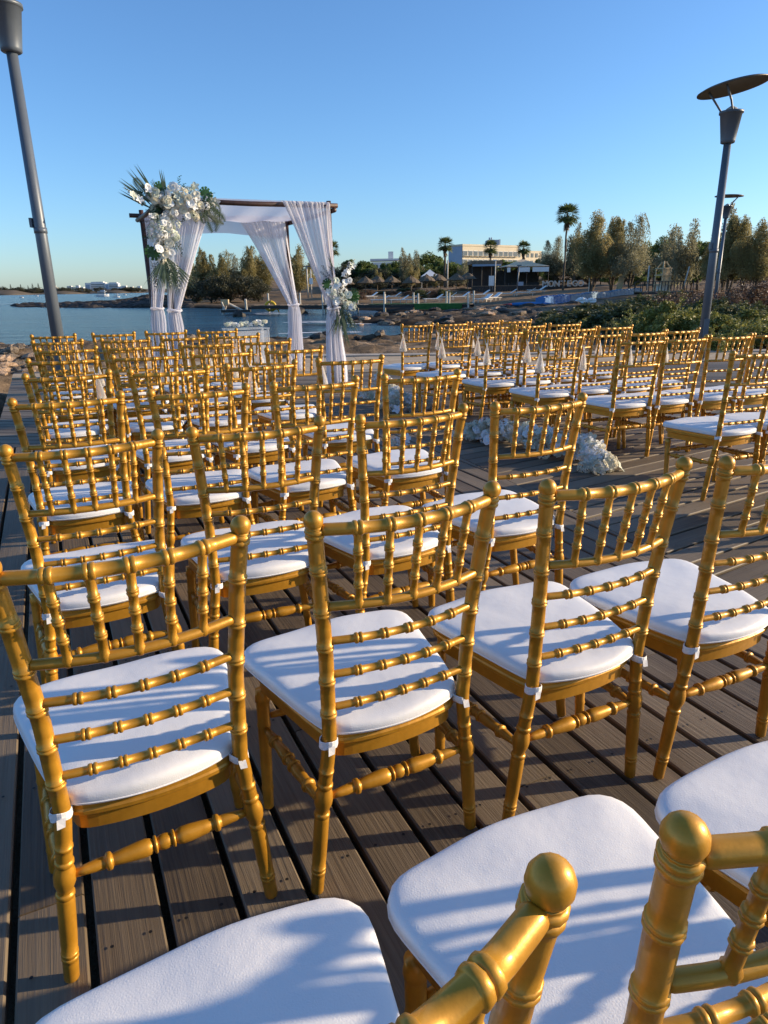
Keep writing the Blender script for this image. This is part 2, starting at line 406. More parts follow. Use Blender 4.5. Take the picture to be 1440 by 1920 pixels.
def in_deck(x, y):                  # rough footprint, 0 outside .. 1 inside
    e = np.array([-0.4321, 0.9018]); nrm = np.array([-0.9018, -0.4321])
    dl = (x + 4.2) * nrm[0] + (y - 7.6) * nrm[1]          # >0 left of the edge
    return sstep(0.6, -0.1, dl) * sstep(13.5, 12.8, y) * sstep(-6, -5, y) * sstep(11.5, 10.5, x)
def ground(x, y):
    x = np.asarray(x, float); y = np.asarray(y, float)
    s = sdist(x, y); r = np.hypot(x, y)
    near = 1 - sstep(78, 105, r)
    land = np.minimum(0.05 * np.maximum(s, 0), 2.1 + 0 * s)
    z = SEA + land * 0.98 + np.where(s < 0, np.maximum(s * 0.12, -3), 0)
    edge = sstep(-0.5, 2.5, s)
    left = sstep(4, -6, x - 0.28 * y)
    z += edge * near * (1 - 0.62 * sstep(38, 60, r)) * ((ridge(x * 0.32, y * 0.32) - 0.55) * (0.55 + 0.35 * left) + (ridge(x * 1.3, y * 1.3, 3) - 0.5) * 0.22)
    z += sstep(-0.3, 1.0, s) * (1 - near) * (fbm(x * 0.25, y * 0.25) - 0.42) * 0.5
    z += np.where(s > 0, np.minimum(0.035 * np.maximum(r - 138, 0), 4.5), 0) * sstep(10, 30, s) * (y > 0) * sstep(-0.30, -0.22, x / np.maximum(y, 1))
    spit = (1 - near) * np.exp(-((s - 2.5) / 3.0) ** 2) * 0.35
    z += spit * sstep(0, 1, s)
    sp = sstep(-0.33, -0.37, x / np.maximum(y, 1)) * sstep(60, 80, r) * (y > 0) * (s > 0)
    z = z * (1 - sp) + sp * np.minimum(z, -1.02 + 0.60 * (ridge(x * 0.16, y * 0.16) - 0.40))
    k = in_deck(x, y)
    z = z * (1 - k) + k * np.minimum(z, -0.42)
    # keep the ground just under the boards around the platform
    rim = sstep(16.5, 13.0, y) * sstep(-8, -5, x + 0.45 * (y - 9)) * (1 - k) * sstep(-7, -4, y)
    z = z * (1 - rim) + rim * np.minimum(z, -0.12 + 0.10 * (fbm(x * 1.5, y * 1.5) - 0.45))
    return z
def gh(x, y): return float(ground(np.array([x]), np.array([y]))[0])
az = np.concatenate([np.linspace(-180, -36, 50, endpoint=False), np.linspace(-36, 36, 330), np.linspace(36, 180, 50)[1:-1]])
rr = np.concatenate([np.geomspace(0.6, 8, 14, endpoint=False), np.geomspace(8, 60, 190, endpoint=False), np.geomspace(60, 220, 80, endpoint=False), np.geomspace(220, 5000, 26)])
A_, R_ = np.meshgrid(np.radians(az), rr, indexing='ij')
X_, Y_ = np.sin(A_) * R_, np.cos(A_) * R_
Z_ = ground(X_, Y_)
na, nr = A_.shape
idx = np.arange(na * nr).reshape(na, nr); nx = np.roll(idx, -1, 0)
q = np.stack([idx[:, :-1], idx[:, 1:], nx[:, 1:], nx[:, :-1]], -1).reshape(-1, 4)[:, ::-1]
tag(place('ground', fast_mesh('ground', np.stack([X_, Y_, Z_], -1).reshape(-1, 3), q, M['ground'], True)), kind='structure')
# sea sheet
mb = MB(); S = 9000
mb.add([(-S, -200, SEA), (S, -200, SEA), (S, S, SEA), (-S, S, SEA)], [(0, 1, 2, 3)])
tag(mb.build('sea', M['sea']), kind='structure')
# far coast, a low strip of land across the bay
mb = MB(); th = np.radians(np.linspace(-52, -16, 70)); L0, L1 = [], []
for i, a in enumerate(th):
    d0 = 1750 + 60 * math.sin(i * 0.9); 
    hgt = 5 + 5 * vnoise(np.array([i * 0.35]), np.array([2.0]))[0]
    L0.append([(math.sin(a) * (d0 + t), math.cos(a) * (d0 + t), z) for t, z in ((0, SEA - 1), (14, 0.6), (60, 3), (140, hgt), (420, hgt + 3), (700, SEA - 1))])
V = np.array(L0); k = V.shape[1]
mb.add(V.reshape(-1, 3), [(i * k + j, (i + 1) * k + j, (i + 1) * k + j + 1, i * k + j + 1) for i in range(len(th) - 1) for j in range(k - 1)])
tag(mb.build('far_shore', M['far_land'], smooth=True), kind='structure')

# ------------------------------------------------------------------ deck boards
def clip_line(p, d, poly):          # interval of p + t d inside a convex polygon (counter-clockwise)
    t0, t1 = -1e9, 1e9
    for i in range(len(poly)):
        a = np.array(poly[i]); e = np.array(poly[(i + 1) % len(poly)]) - a
        n = np.array([-e[1], e[0]])
        den = n @ d; num = n @ (a - p)
        if abs(den) < 1e-9:
            if num > 0: return None
            continue
        t = num / den
        if den > 0: t0 = max(t0, t)
        else: t1 = min(t1, t)
    return (t0, t1) if t1 - t0 > 0.02 else None
def deck_section(poly, ang, pitch=0.15, w=0.133, cut=3.6, phase=0.0, ztop=0.0, name='deck', piece='plank', mat='wood', h=0.03, end=0.002, screws=True):
    root = tag(empty(name, (poly[0][0], poly[0][1], 0)), kind='structure')
    base = np.array(poly[0]); d = np.array([math.cos(rad(ang)), math.sin(rad(ang))]); n = np.array([-d[1], d[0]])
    P = np.array(poly); o = P @ n
    k0, k1 = math.floor((o.min() - phase) / pitch), math.ceil((o.max() - phase) / pitch)
    scr = MB(); total = 0
    pieces = []
    for k in range(k0, k1 + 1):
        off = phase + k * pitch
        ia = clip_line(n * (off - w / 2), d, poly); ib = clip_line(n * (off + w / 2), d, poly)
        if not ia or not ib: continue
        gap = 0.006
        j = (k * 1.37) % cut
        lo, hi = min(ia[0], ib[0]), max(ia[1], ib[1])
        cuts = [t for t in np.arange(math.floor(lo / cut) * cut + j, hi, cut) if lo + 0.5 < t < hi - 0.5]
        bounds = [None] + cuts + [None]
        for s_, e_ in zip(bounds[:-1], bounds[1:]):
            a0 = ia[0] + gap if s_ is None else s_ + end; b0 = ib[0] + gap if s_ is None else s_ + end
            a1 = ia[1] - gap if e_ is None else e_ - end; b1 = ib[1] - gap if e_ is None else e_ - end
            if min(a1 - a0, b1 - b0) < 0.08: continue
            pieces.append((off, a0, b0, a1, b1))
    for off, a0, b0, a1, b1 in pieces:
        c = (a0 + b0 + a1 + b1) / 4
        ch = 0.004; z = random.uniform(-0.0015, 0.0015)
        ww = w / 2
        lo = lambda y: (a0 + (b0 - a0) * (y + ww) / w) - c
        hi = lambda y: (a1 + (b1 - a1) * (y + ww) / w) - c
        prof = [(-ww, -h), (-ww, -ch), (-ww + ch, 0), (ww - ch, 0), (ww, -ch), (ww, -h)]
        v = [(lo(y), y, zz) for y, zz in prof] + [(hi(y), y, zz) for y, zz in prof]
        f = [(i, (i + 1) % 6, 6 + (i + 1) % 6, 6 + i) for i in range(6)] + [tuple(reversed(range(6))), tuple(range(6, 12))]
        f = [tuple(reversed(q_)) for q_ in f]
        m_ = MB().add(v, f).mesh(piece, M[mat])
        m_.update()
        ctr = d * c + n * off - base
        place(piece, m_, root, (ctr[0], ctr[1], ztop + z), (random.uniform(-.002, .002), 0, rad(ang)))
        # pairs of screw heads over the joists
        for t in () if not screws else np.arange(math.ceil(min(a0, b0) / 0.6) * 0.6, max(a1, b1), 0.6):
            for sy in (-0.038, 0.038):
                p = d * t + n * (off + sy) - base
                if np.hypot(*(p + base)) > 7: continue
                th = np.linspace(0, 2 * np.pi, 6, endpoint=False)
                scr.add([(p[0] + 0.0042 * math.cos(a), p[1] + 0.0042 * math.sin(a), ztop + 0.0035) for a in th], [tuple(range(6))])
    if scr.n: tag(scr.build('screws', M['screw'], root), kind='stuff')
    return root
eL = np.array([-0.4321, 0.9018])
pA0 = gz(1.15, 779.7)[:2]; pA1 = gz(24.6, 701.9)[:2]
eL = (pA1 - pA0) / np.linalg.norm(pA1 - pA0)
Ledge = lambda y: tuple(pA0 + eL * (y - pA0[1]) / eL[1])
pA = Ledge(5.85)
seam = lambda y: (0.90 + (4.45 - y) * 0.364, y)
pM = seam(6.75)
slope = (pM[1] - pA[1]) / (pM[0] - pA[0])
pQ = (9.5, pM[1] + slope * (9.5 - pM[0]))
pF0 = Ledge(11.9); pF1 = gz(570, 672)[:2]; pF2 = (9.5, 12.9)
deck_section([Ledge(-1.4), seam(-1.4), pM, pA], 115.4, phase=0.03)
deck_section([seam(-1.4), (9.5, -1.4), pQ, pM], 32.0, phase=0.06)
deck_section([pA, pM, (9.5, pM[1] + slope * (9.5 - pM[0])), pF2, tuple(pF1), pF0], 173.0, cut=4.2, phase=0.02)
# sunlit paving slabs between the boards and the rocks
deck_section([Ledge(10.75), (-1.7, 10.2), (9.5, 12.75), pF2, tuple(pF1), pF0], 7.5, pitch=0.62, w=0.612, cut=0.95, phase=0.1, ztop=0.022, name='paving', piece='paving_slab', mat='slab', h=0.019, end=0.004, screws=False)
# concrete edging beyond the boards
mb = MB(); a_ = np.array(pF1) + (0, 0.03); b_ = np.array(pF2) + (0, 0.03)
d_ = (b_ - a_) / np.linalg.norm(b_ - a_); n_ = np.array([-d_[1], d_[0]])
mb.prism([tuple(a_), tuple(b_ + d_ * 2), tuple(b_ + d_ * 2 + n_ * 0.35), tuple(a_ + n_ * 0.35)], -0.2, 0.045)
tag(mb.build('kerb', M['concrete']), kind='structure')

# ------------------------------------------------------------------ chairs
def post_center(s, z):              # axis of a rear post
    zs = [0, 0.22, 0.40, 0.60, 0.80, 0.93]
    xs = [0.205, 0.185, 0.163, 0.167, 0.182, 0.1945]
    ys = [0.004, -0.002, -0.010, -0.022, -0.043, -0.060]
    return np.array([s * np.interp(z, zs, xs), np.interp(z, zs, ys), z])
def with_rings(zr, z0, z1, r0f, rings, step=0.02):
    pass
def ridge_ring(z, r, d, h):           # one crisp raised ring
    return [(z - h * .56, r), (z - h * .50, r + d * .35), (z - h * .34, r + d * .88), (z - h * .08, r + d), (z + h * .08, r + d), (z + h * .34, r + d * .88), (z + h * .50, r + d * .35), (z + h * .56, r)]
def post_profile():
    pr = [(0.0, 0.0140), (0.003, 0.0156), (0.045, 0.0162)] + ridge_ring(0.056, 0.0160, 0.0016, 0.007) + ridge_ring(0.067, 0.0162, 0.0016, 0.007)
    pr += [(0.10, 0.0172), (0.15, 0.0178), (0.198, 0.0178), (0.204, 0.0166)] + ridge_ring(0.212, 0.0160, 0.0030, 0.010)
    pr += [(0.2195, 0.0152), (0.225, 0.0158), (0.232, 0.0182), (0.241, 0.0210), (0.252, 0.0220), (0.263, 0.0210), (0.272, 0.0182), (0.278, 0.0158)]
    pr += ridge_ring(0.287, 0.0156, 0.0032, 0.010) + [(0.296, 0.0160), (0.312, 0.0162)] + ridge_ring(0.322, 0.0162, 0.0016, 0.006) + [(0.345, 0.0164), (0.40, 0.0164)]
    for zz in (0.468, 0.548, 0.628, 0.708, 0.800):
        pr += [(zz - 0.03, 0.0164)] + ridge_ring(zz - 0.0038, 0.0162, 0.0027, 0.0062) + ridge_ring(zz + 0.0038, 0.0162, 0.0023, 0.0058) + [(zz + 0.03, 0.0163)]
    pr += [(0.862, 0.0162)] + ridge_ring(0.8735, 0.0160, 0.0036, 0.0085) + ridge_ring(0.8835, 0.0160, 0.0036, 0.0080) + [(0.8895, 0.0163), (0.8925, 0.0168)]
    for t in list(np.linspace(-0.42, 0.90, 11)) + [0.965, 0.995]:
        a = t * math.pi / 2
        pr.append((0.9030 + 0.0192 * math.sin(a), max(0.0195 * math.cos(a), 0.0006)))
    return pr
PP = post_profile()
def rear_leg_mesh(s):
    return MB().tube([post_center(s, z) for z, r in PP], [r * 0.93 for z, r in PP], 14).mesh('rear_leg', M['gold'], True)
BOW = lambda z: np.interp(z, [0.44, 0.48, 0.56, 0.64, 0.72, 0.885], [0.012, 0.014, 0.020, 0.028, 0.038, 0.046])
def rail_pt(z, x):                  # curved rail between the posts, x in -1..1
    p = post_center(1, z)
    return np.array([p[0] * x, p[1] - BOW(z) * (1 - x * x), z])
def rail_mesh(name, z, r, rings, rw, dbl=True, ends=0.93):
    xs = [-ends, -ends + 0.02]; rs = [r * 0.9, r]
    marks = []
    for c in rings:
        for o_ in (-0.026, 0.026):
            for a, b_ in ridge_ring(0, r, rw - r, 0.046): marks.append((c + o_ + a, b_))
    for t in np.linspace(-ends + 0.05, ends - 0.05, 13):
        if all(abs(t - c) > 0.07 for c in rings): marks.append((t, r))
    marks.sort()
    xs += [m_[0] for m_ in marks] + [ends - 0.02, ends]; rs += [m_[1] for m_ in marks] + [r, r * 0.9]
    return MB().tube([rail_pt(z, x) for x in xs], rs, 10).mesh(name, M['gold'], True)
SP = [-0.62, -0.31, 0.0, 0.31, 0.62]
def spindle_mesh(x):
    z0, z1 = 0.712, 0.893
    pts, rs = [], []
    prof = [(0.0, 0.0080), (0.006, 0.0108), (0.014, 0.0108), (0.019, 0.0080)]
    for c in (0.052, 0.088, 0.124):
        prof += ridge_ring(c - .0032, .0080, .0022, .0052) + ridge_ring(c + .0032, .0080, .0022, .0052)
    prof += [(0.155, 0.0080), (0.158, 0.0088), (0.181, 0.0088)]
    for dz, r in prof:
        t = dz / (z1 - z0)
        a, b_ = rail_pt(0.72, x), rail_pt(0.885, x)
        p = a + (b_ - a) * ((z0 + dz - 0.72) / 0.165)
        pts.append(p); rs.append(r)
    return MB().tube(pts, rs, 9).mesh('spindle', M['gold'], True)
def resample(p, n):
    q_ = np.vstack([p, p[:1]]); L = np.r_[0, np.cumsum(np.linalg.norm(np.diff(q_, axis=0), axis=1))]
    t = np.linspace(0, L[-1], n, endpoint=False)
    return np.c_[np.interp(t, L, q_[:, 0]), np.interp(t, L, q_[:, 1])]
def seat_outline(wr, wf, yr, yf, bow, rc, n=72):
    # trapezoid with rounded front corners and a rear edge that bows backwards
    pts = [(wr * t, yr - bow * (1 - t * t)) for t in np.linspace(-1, 1, 13)]
    pts += [(wr + (wf - wr) * t ** 0.8, yr + (yf - rc - yr) * t) for t in np.linspace(0.12, 0.95, 7)]
    pts += [(wf - rc + rc * math.cos(a), yf - rc + rc * math.sin(a)) for a in np.linspace(0.05, math.pi / 2, 9)]
    pts += [((wf - rc) * (1 - 2 * t), yf + 0.014 * math.sin(math.pi * t)) for t in np.linspace(0.1, 0.9, 7)]
    pts += [(-(wf - rc + rc * math.cos(a)), yf - rc + rc * math.sin(a)) for a in np.linspace(math.pi / 2, 0.05, 9)]
    pts += [(-(wr + (wf - wr) * t ** 0.8), yr + (yf - rc - yr) * t) for t in np.linspace(0.95, 0.12, 7)]
    p = resample(np.array(pts), n)
    for _ in range(2): p = p * 0.6 + 0.2 * (np.roll(p, 1, 0) + np.roll(p, -1, 0))
    return p
def loop(o, inset, z, c=(0, 0.18)):
    if inset < 0.045:                # true offset near the rim
        t = np.roll(o, -1, 0) - np.roll(o, 1, 0); t /= np.linalg.norm(t, axis=1)[:, None]
        p = o + np.c_[-t[:, 1], t[:, 0]] * inset
    else:
        c = np.array(c); p = c + (o - c) * (1 - inset / 0.2)
    return np.c_[p, np.full(len(p), z)]
def seat_frame_mesh():
    mb = MB()
    o = seat_outline(0.152, 0.223, -0.004, 0.397, 0.022, 0.062)
    mb.loft([loop(o, 0.030, 0.372), loop(o, 0.004, 0.373), loop(o, 0.0, 0.377), loop(o, 0.0, 0.384), loop(o, 0.003, 0.388), loop(o, 0.004, 0.400), loop(o, 0.03, 0.4005)])
    n = len(o); k = mb.n
    mb.loft([loop(o, 0.012, 0.3715), loop(o, 0.012, 0.337), loop(o, 0.031, 0.337), loop(o, 0.031, 0.3715)], False, False)
    mb.f.extend([(k + 3 * n + j, k + 3 * n + (j + 1) % n, k + (j + 1) % n, k + j) for j in range(n)])
    return mb.mesh('seat_frame', M['gold'], False)
def cushion_mesh(seed=0):
    rg = np.random.default_rng(seed)
    o = seat_outline(0.157, 0.237, -0.008, 0.416, 0.036, 0.066)
    ph = rg.random(4) * 6.28
    th = np.linspace(0, 2 * np.pi, len(o), endpoint=False)
    wob = 0.0026 * np.sin(3 * th + ph[0]) + 0.0016 * np.sin(7 * th + ph[1])
    def lp(inset, z, wz=1.0):
        l = loop(o, inset, z); l[:, 2] += wob * wz; return l
    z0 = 0.4015
    loops = [lp(0.03, z0, 0), lp(0.006, z0 + 0.0005, 0.1), lp(0.002, z0 + 0.003, .3), lp(0.0, z0 + 0.009, .6), lp(0.0, z0 + 0.019, .8), lp(0.0015, z0 + 0.0255), lp(0.005, z0 + 0.0295), lp(0.011, z0 + 0.0322), lp(0.022, z0 + 0.0345, .9), lp(0.040, z0 + 0.0362, .7), lp(0.07, z0 + 0.0375, .4), lp(0.11, z0 + 0.0385, .2), lp(0.16, z0 + 0.039, 0), lp(0.19, z0 + 0.039, 0)]
    return MB().loft(loops).mesh('seat_cushion', M['vinyl'], True)
def piping_mesh():
    o = seat_outline(0.157, 0.237, -0.008, 0.416, 0.036, 0.066)
    l = loop(o, 0.0005, 0.4015 + 0.0075); l = np.vstack([l, l[:1]])
    return MB().tube(l, 0.0019, 5, False).mesh('piping', M['vinyl'], True)
def front_leg_mesh(s):
    prof = [(0.0, 0.0125), (0.003, 0.0138), (0.05, 0.0145), (0.056, 0.0160), (0.064, 0.0145), (0.20, 0.0165), (0.225, 0.0165), (0.232, 0.0182), (0.240, 0.0165), (0.285, 0.0172), (0.293, 0.0172), (0.298, 0.0195), (0.308, 0.0195), (0.313, 0.0178), (0.328, 0.0178)]
    pts = [(s * np.interp(z, [0, 0.33], [0.220, 0.201]), np.interp(z, [0, 0.33], [0.306, 0.348]), z) for z, r in prof]
    return MB().tube(pts, [r for z, r in prof], 12).mesh('front_leg', M['gold'], True)
def stretcher_mesh(a, b_, fat=0.0155):
    a, b_ = np.array(a), np.array(b_)
    k = fat / .0155
    half = [(0.04, .0080), (0.10, .0100), (0.185, .0128)] + [(0.215 + z_, r_) for z_, r_ in ridge_ring(0, .0115, .0062, .034)] + [(0.24, .0125), (0.29, .0148 * k), (0.36, .0172 * k), (0.405, .0176 * k), (0.43, .0150 * k), (0.440, .0118)] + [(0.4525 + z_, r_) for z_, r_ in ridge_ring(0, .0118, .0058, .018)] + [(0.466, .0128), (0.480, .0150 * k), (0.5, .0160 * k)]
    prof = half + [(1 - t, r) for t, r in reversed(half[:-1])]
    return MB().tube([a + (b_ - a) * t for t, r in prof], [r for t, r in prof], 10).mesh('stretcher', M['gold'], True)
def strap_mesh(s):
    mb = MB()
    rg = np.random.default_rng(3 + s); n = 16; th = np.linspace(0, 2 * np.pi, n, endpoint=False); L = []
    for z, r in ((0.3865, 0.0178), (0.3875, 0.0192), (0.393, 0.0196), (0.399, 0.0195), (0.4045, 0.0191), (0.4055, 0.0178)):
        c = post_center(s, z); q_ = r * (1 + 0.025 * rg.standard_normal(n))
        L.append(np.c_[c[0] + q_ * np.cos(th), c[1] + q_ * np.sin(th), z + 0.0022 * np.sin(th * 2 + s) + np.zeros(n)])
    mb.loft(L, False, False)
    c = post_center(s, 0.392)
    v = np.array([(-.007, -.0197, .005), (.008, -.0197, .004), (.010, -.0225, -.014), (-.004, -.0215, -.013)]) * np.array([s, 1, 1]) + c
    mb.add(np.vstack([v, v - (0, .0012, 0)]), [(0, 1, 2, 3), (7, 6, 5, 4), (0, 4, 5, 1), (1, 5, 6, 2), (2, 6, 7, 3), (3, 7, 4, 0)])
    mb.box(c + (-s * 0.022, 0.010, 0.011), (0.026, 0.014, 0.003))
    return mb.mesh('tie_strap', M['strap'], False)
slat_rings = [-0.62, -0.31, 0.0, 0.31, 0.62]
ME = dict(rl=[rear_leg_mesh(-1), rear_leg_mesh(1)], fl=[front_leg_mesh(-1), front_leg_mesh(1)],
          crest=rail_mesh('crest_rail', 0.885, 0.0120, SP, 0.0146), low=rail_mesh('lower_rail', 0.72, 0.0098, [], 0.012),
          slat=[rail_mesh('back_slat', z, 0.0084, slat_rings, 0.0114) for z in (0.48, 0.56, 0.64)],
          sp=[spindle_mesh(x) for x in SP], frame=seat_frame_mesh(), cush=[cushion_mesh(i) for i in range(5)],
          rs=stretcher_mesh(post_center(-1, 0.252), post_center(1, 0.252)),
          ss=[stretcher_mesh(post_center(s, 0.236), (s * 0.207, 0.332, 0.225), 0.0130) for s in (-1, 1)],
          fs=stretcher_mesh((-0.204, 0.337, 0.252), (0.204, 0.337, 0.252), 0.0130), st=[strap_mesh(-1), strap_mesh(1)], pipe=piping_mesh())
def make_chair():
    root = empty('gold_chair', (0, 0, 0))
    for k in (0, 1): place('rear_leg', ME['rl'][k], root)
    for k in (0, 1): place('front_leg', ME['fl'][k], root)
    place('crest_rail', ME['crest'], root); place('lower_rail', ME['low'], root)
    for k in range(3): place('back_slat', ME['slat'][k], root)
    for k in range(5): place('spindle', ME['sp'][k], root)
    place('seat_frame', ME['frame'], root)
    place('stretcher', ME['rs'], root); place('stretcher', ME['ss'][0], root); place('stretcher', ME['ss'][1], root); place('stretcher', ME['fs'], root)
    c = place('seat_cushion', ME['cush'][0], root)
    for k in (0, 1): place('tie_strap', ME['st'][k], c)
    place('piping', ME['pipe'], c)
    return root
SEATS = [('L', 1, 0, -0.064, 0.283, 22.5), ('L', 1, 1, 0.395, 0.490, 22.0), ('L', 1, 2, 0.862, 0.662, 22.0), ('L', 1, 3, 1.325, 0.850, 22.0),
 ('L', 2, 0, -0.426, 1.041, 23.5), ('L', 2, 1, 0.046, 1.237, 23.3), ('L', 2, 2, 0.509, 1.417, 22.2), ('L', 2, 3, 0.958, 1.586, 21.5),
 ('L', 3, 0, -0.821, 1.845, 23.9), ('L', 3, 1, -0.376, 2.032, 18.9), ('L', 3, 2, 0.101, 2.208, 24.1), ('L', 3, 3, 0.559, 2.407, 22.9), ('L', 4, 0, -1.232, 2.676, 19.3), ('L', 4, 1, -0.761, 2.857, 19.1), ('L', 4, 2, -0.293, 3.044, 23.0), ('L', 4, 3, 0.189, 3.244, 21.1), ('L', 5, 0, -1.595, 3.509, 18.5), ('L', 5, 1, -1.119, 3.644, 19.8), ('L', 5, 2, -0.667, 3.847, 22.8), ('L', 5, 3, -0.182, 4.07, 16.2), ('L', 6, 0, -1.994, 4.347, 16.7), ('L', 6, 1, -1.529, 4.498, 14.2), ('L', 6, 2, -1.072, 4.663, 20.6), ('L', 6, 3, -0.607, 4.861, 17.1), ('L', 7, 0, -2.33, 5.192, 13.6), ('L', 7, 1, -1.882, 5.341, 19.8), ('L', 7, 2, -1.37, 5.493, 18.0), ('L', 7, 3, -0.933, 5.666, 15.4), ('L', 8, 0, -2.787, 6.033, 12.4), ('L', 8, 1, -2.25, 6.166, 13.0), ('L', 8, 2, -1.769, 6.32, 18.9), ('L', 8, 3, -1.326, 6.464, 16.6), ('L', 9, 0, -3.211, 6.887, 11.6), ('L', 9, 1, -2.682, 7.048, 10.8), ('L', 9, 2, -2.204, 7.207, 12.2), ('L', 9, 3, -1.703, 7.319, 12.6),
 ('R', 9, 0, 0.402, 7.816, 25.5), ('R', 9, 1, 0.804, 7.941, 23.1), ('R', 9, 2, 1.199, 8.135, 23.7), ('R', 9, 3, 1.597, 8.312, 18.7), ('R', 8, 0, 0.762, 7.015, 24.5), ('R', 8, 1, 1.154, 7.182, 17.1), ('R', 8, 2, 1.552, 7.318, 25.3), ('R', 8, 3, 1.963, 7.509, 21.1), ('R', 7, 0, 1.124, 6.331, 15.5), ('R', 7, 1, 1.502, 6.458, 21.9), ('R', 7, 2, 1.876, 6.649, 22.1), ('R', 7, 3, 2.276, 6.825, 18.9), ('R', 6, 0, 1.458, 5.661, 14.0), ('R', 6, 1, 1.851, 5.834, 16.8), ('R', 6, 2, 2.268, 5.966, 22.6), ('R', 6, 3, 2.647, 6.157, 23.0), ('R', 5, 0, 1.9, 5.092, 16.0), ('R', 5, 1, 2.284, 5.228, 19.4), ('R', 5, 2, 2.684, 5.371, 15.5), ('R', 5, 3, 3.09, 5.52, 17.0),
 ('R', 4, 0, 2.209, 4.074, 19.0), ('R', 4, 1, 2.60, 4.22, 18.0), ('R', 4, 2, 3.0, 4.37, 19.0), ('R', 3, 0, 2.56, 3.33, 19.0), ('R', 3, 1, 2.96, 3.48, 19.0)]
ORD = ['front', 'second', 'third', 'fourth', 'fifth', 'sixth', 'seventh', 'eighth', 'back']
POSL = ['outer end', 'second from outer end', 'second from aisle', 'aisle seat']
def chair_label(b, row, j):
    side = 'left' if b == 'L' else 'right'
    pos = POSL[j] if b == 'L' else POSL[3 - j]
    return pos, ORD[9 - row], side
proto = make_chair()
tree = [(ch, [g for g in ch.children]) for ch in proto.children]
chairs = {}
for n, (b, row, j, x, y, a) in enumerate(SEATS):
    a += 3.5 if b == 'L' else 2.0
    if n == 0: r_ = proto
    else:
        r_ = proto.copy(); COL.objects.link(r_)
        for ch, gs in tree:
            c = ch.copy(); COL.objects.link(c); c.parent = r_
            for g in gs:
                d2 = g.copy(); COL.objects.link(d2); d2.parent = c
                if g.name.startswith('tie_strap'): d2.location.z = random.uniform(-.004, .003)
            if ch.name.startswith('seat_cushion'): c.data = ME['cush'][n % 5]; c.rotation_euler[2] = random.uniform(-.018, .018); c.location = (random.uniform(-.004, .004), random.uniform(-.005, .004), 0)
    # the origin lies midway between the rear posts; SEATS gives the point below the finials
    R2 = np.array([-math.sin(rad(a)), math.cos(rad(a))])
    x *= 0.989; y *= 0.989; r_.scale = (1, 1, 0.988)
    r_.location = (x + R2[0] * 0.055, y + R2[1] * 0.055, 0.004); r_.rotation_euler = (0, 0, rad(a))
    pos, o_, side = chair_label(b, row, j)
    tag(r_, f'gold bamboo-style chair with white cushion, {pos}, {o_} row, {side} block', 'chair', 'gold chairs set out in rows')
    chairs[(b, row, j)] = r_

# ------------------------------------------------------------------ favour bags tied to the chair backs
def bag_mesh(sd_):
    rg = np.random.default_rng(sd_)
    mb = MB(); n = 14; loops = []
    for z, r in [(0.0, 0.010), (-0.02, 0.012), (-0.035, 0.006), (-0.05, 0.014), (-0.09, 0.024), (-0.14, 0.036), (-0.18, 0.044), (-0.20, 0.042), (-0.206, 0.030)]:
        th = np.linspace(0, 2 * np.pi, n, endpoint=False)
        rr_ = r * (1 + 0.16 * np.sin(5 * th + rg.random() * 6) + 0.06 * rg.standard_normal(n))
        loops.append(np.c_[rr_ * np.cos(th), 0.62 * rr_ * np.sin(th), np.full(n, z)])
    mb.loft(loops, False, True)
    return mb.mesh('bag_pouch', M['organza'], True)
BAGM = [bag_mesh(i) for i in range(4)]
RIB = MB().tube([(0.0, 0.0, -0.036), (0.012, 0.004, 0.0), (0.018, 0.010, 0.035), (0.0, 0.024, 0.05), (-0.018, 0.010, 0.035), (-0.012, 0.004, 0.0), (0.0, 0.0, -0.036)], 0.0022, 5).mesh('ribbon', M['strap'])
FILL = MB()
for k in range(9):
    a = k * 2.4; FILL.tube([(0.022 * math.cos(a) * (k % 3) / 2, 0.012 * math.sin(a), -0.195 + 0.012 * (k // 3)), (0.022 * math.cos(a) * (k % 3) / 2 + 0.008, 0.012 * math.sin(a), -0.185 + 0.012 * (k // 3))], 0.009, 6)
FILLM = FILL.mesh('bag_contents', M['petal_cream'], True)
bi = 0
for (b, row, j), ch in chairs.items():
    if row < 6: continue
    if b == 'L' and row == 6 and j == 1: continue
    s = 1 if b == 'L' else -1
    p = post_center(s, 0.80) + np.array([s * 0.004, -0.030, 0.0])
    a = ch.rotation_euler[2]; w_ = Vector((p[0] * math.cos(a) - p[1] * math.sin(a), p[0] * math.sin(a) + p[1] * math.cos(a), p[2])) + ch.location
    root = empty('favour_bag', w_, a + random.uniform(-.5, .5)); root.scale = (.85, .85, .92)
    place('bag_pouch', BAGM[bi % 4], root); place('ribbon', RIB, root, (0, 0.006, 0)); place('bag_contents', FILLM, root)
    pos, o_, side = chair_label(b, row, j)
    tag(root, f'sheer white organza bag hanging on chair back, {pos}, {o_} row, {side} block', 'favour bag', 'favour bags tied to the chair backs')
    bi += 1

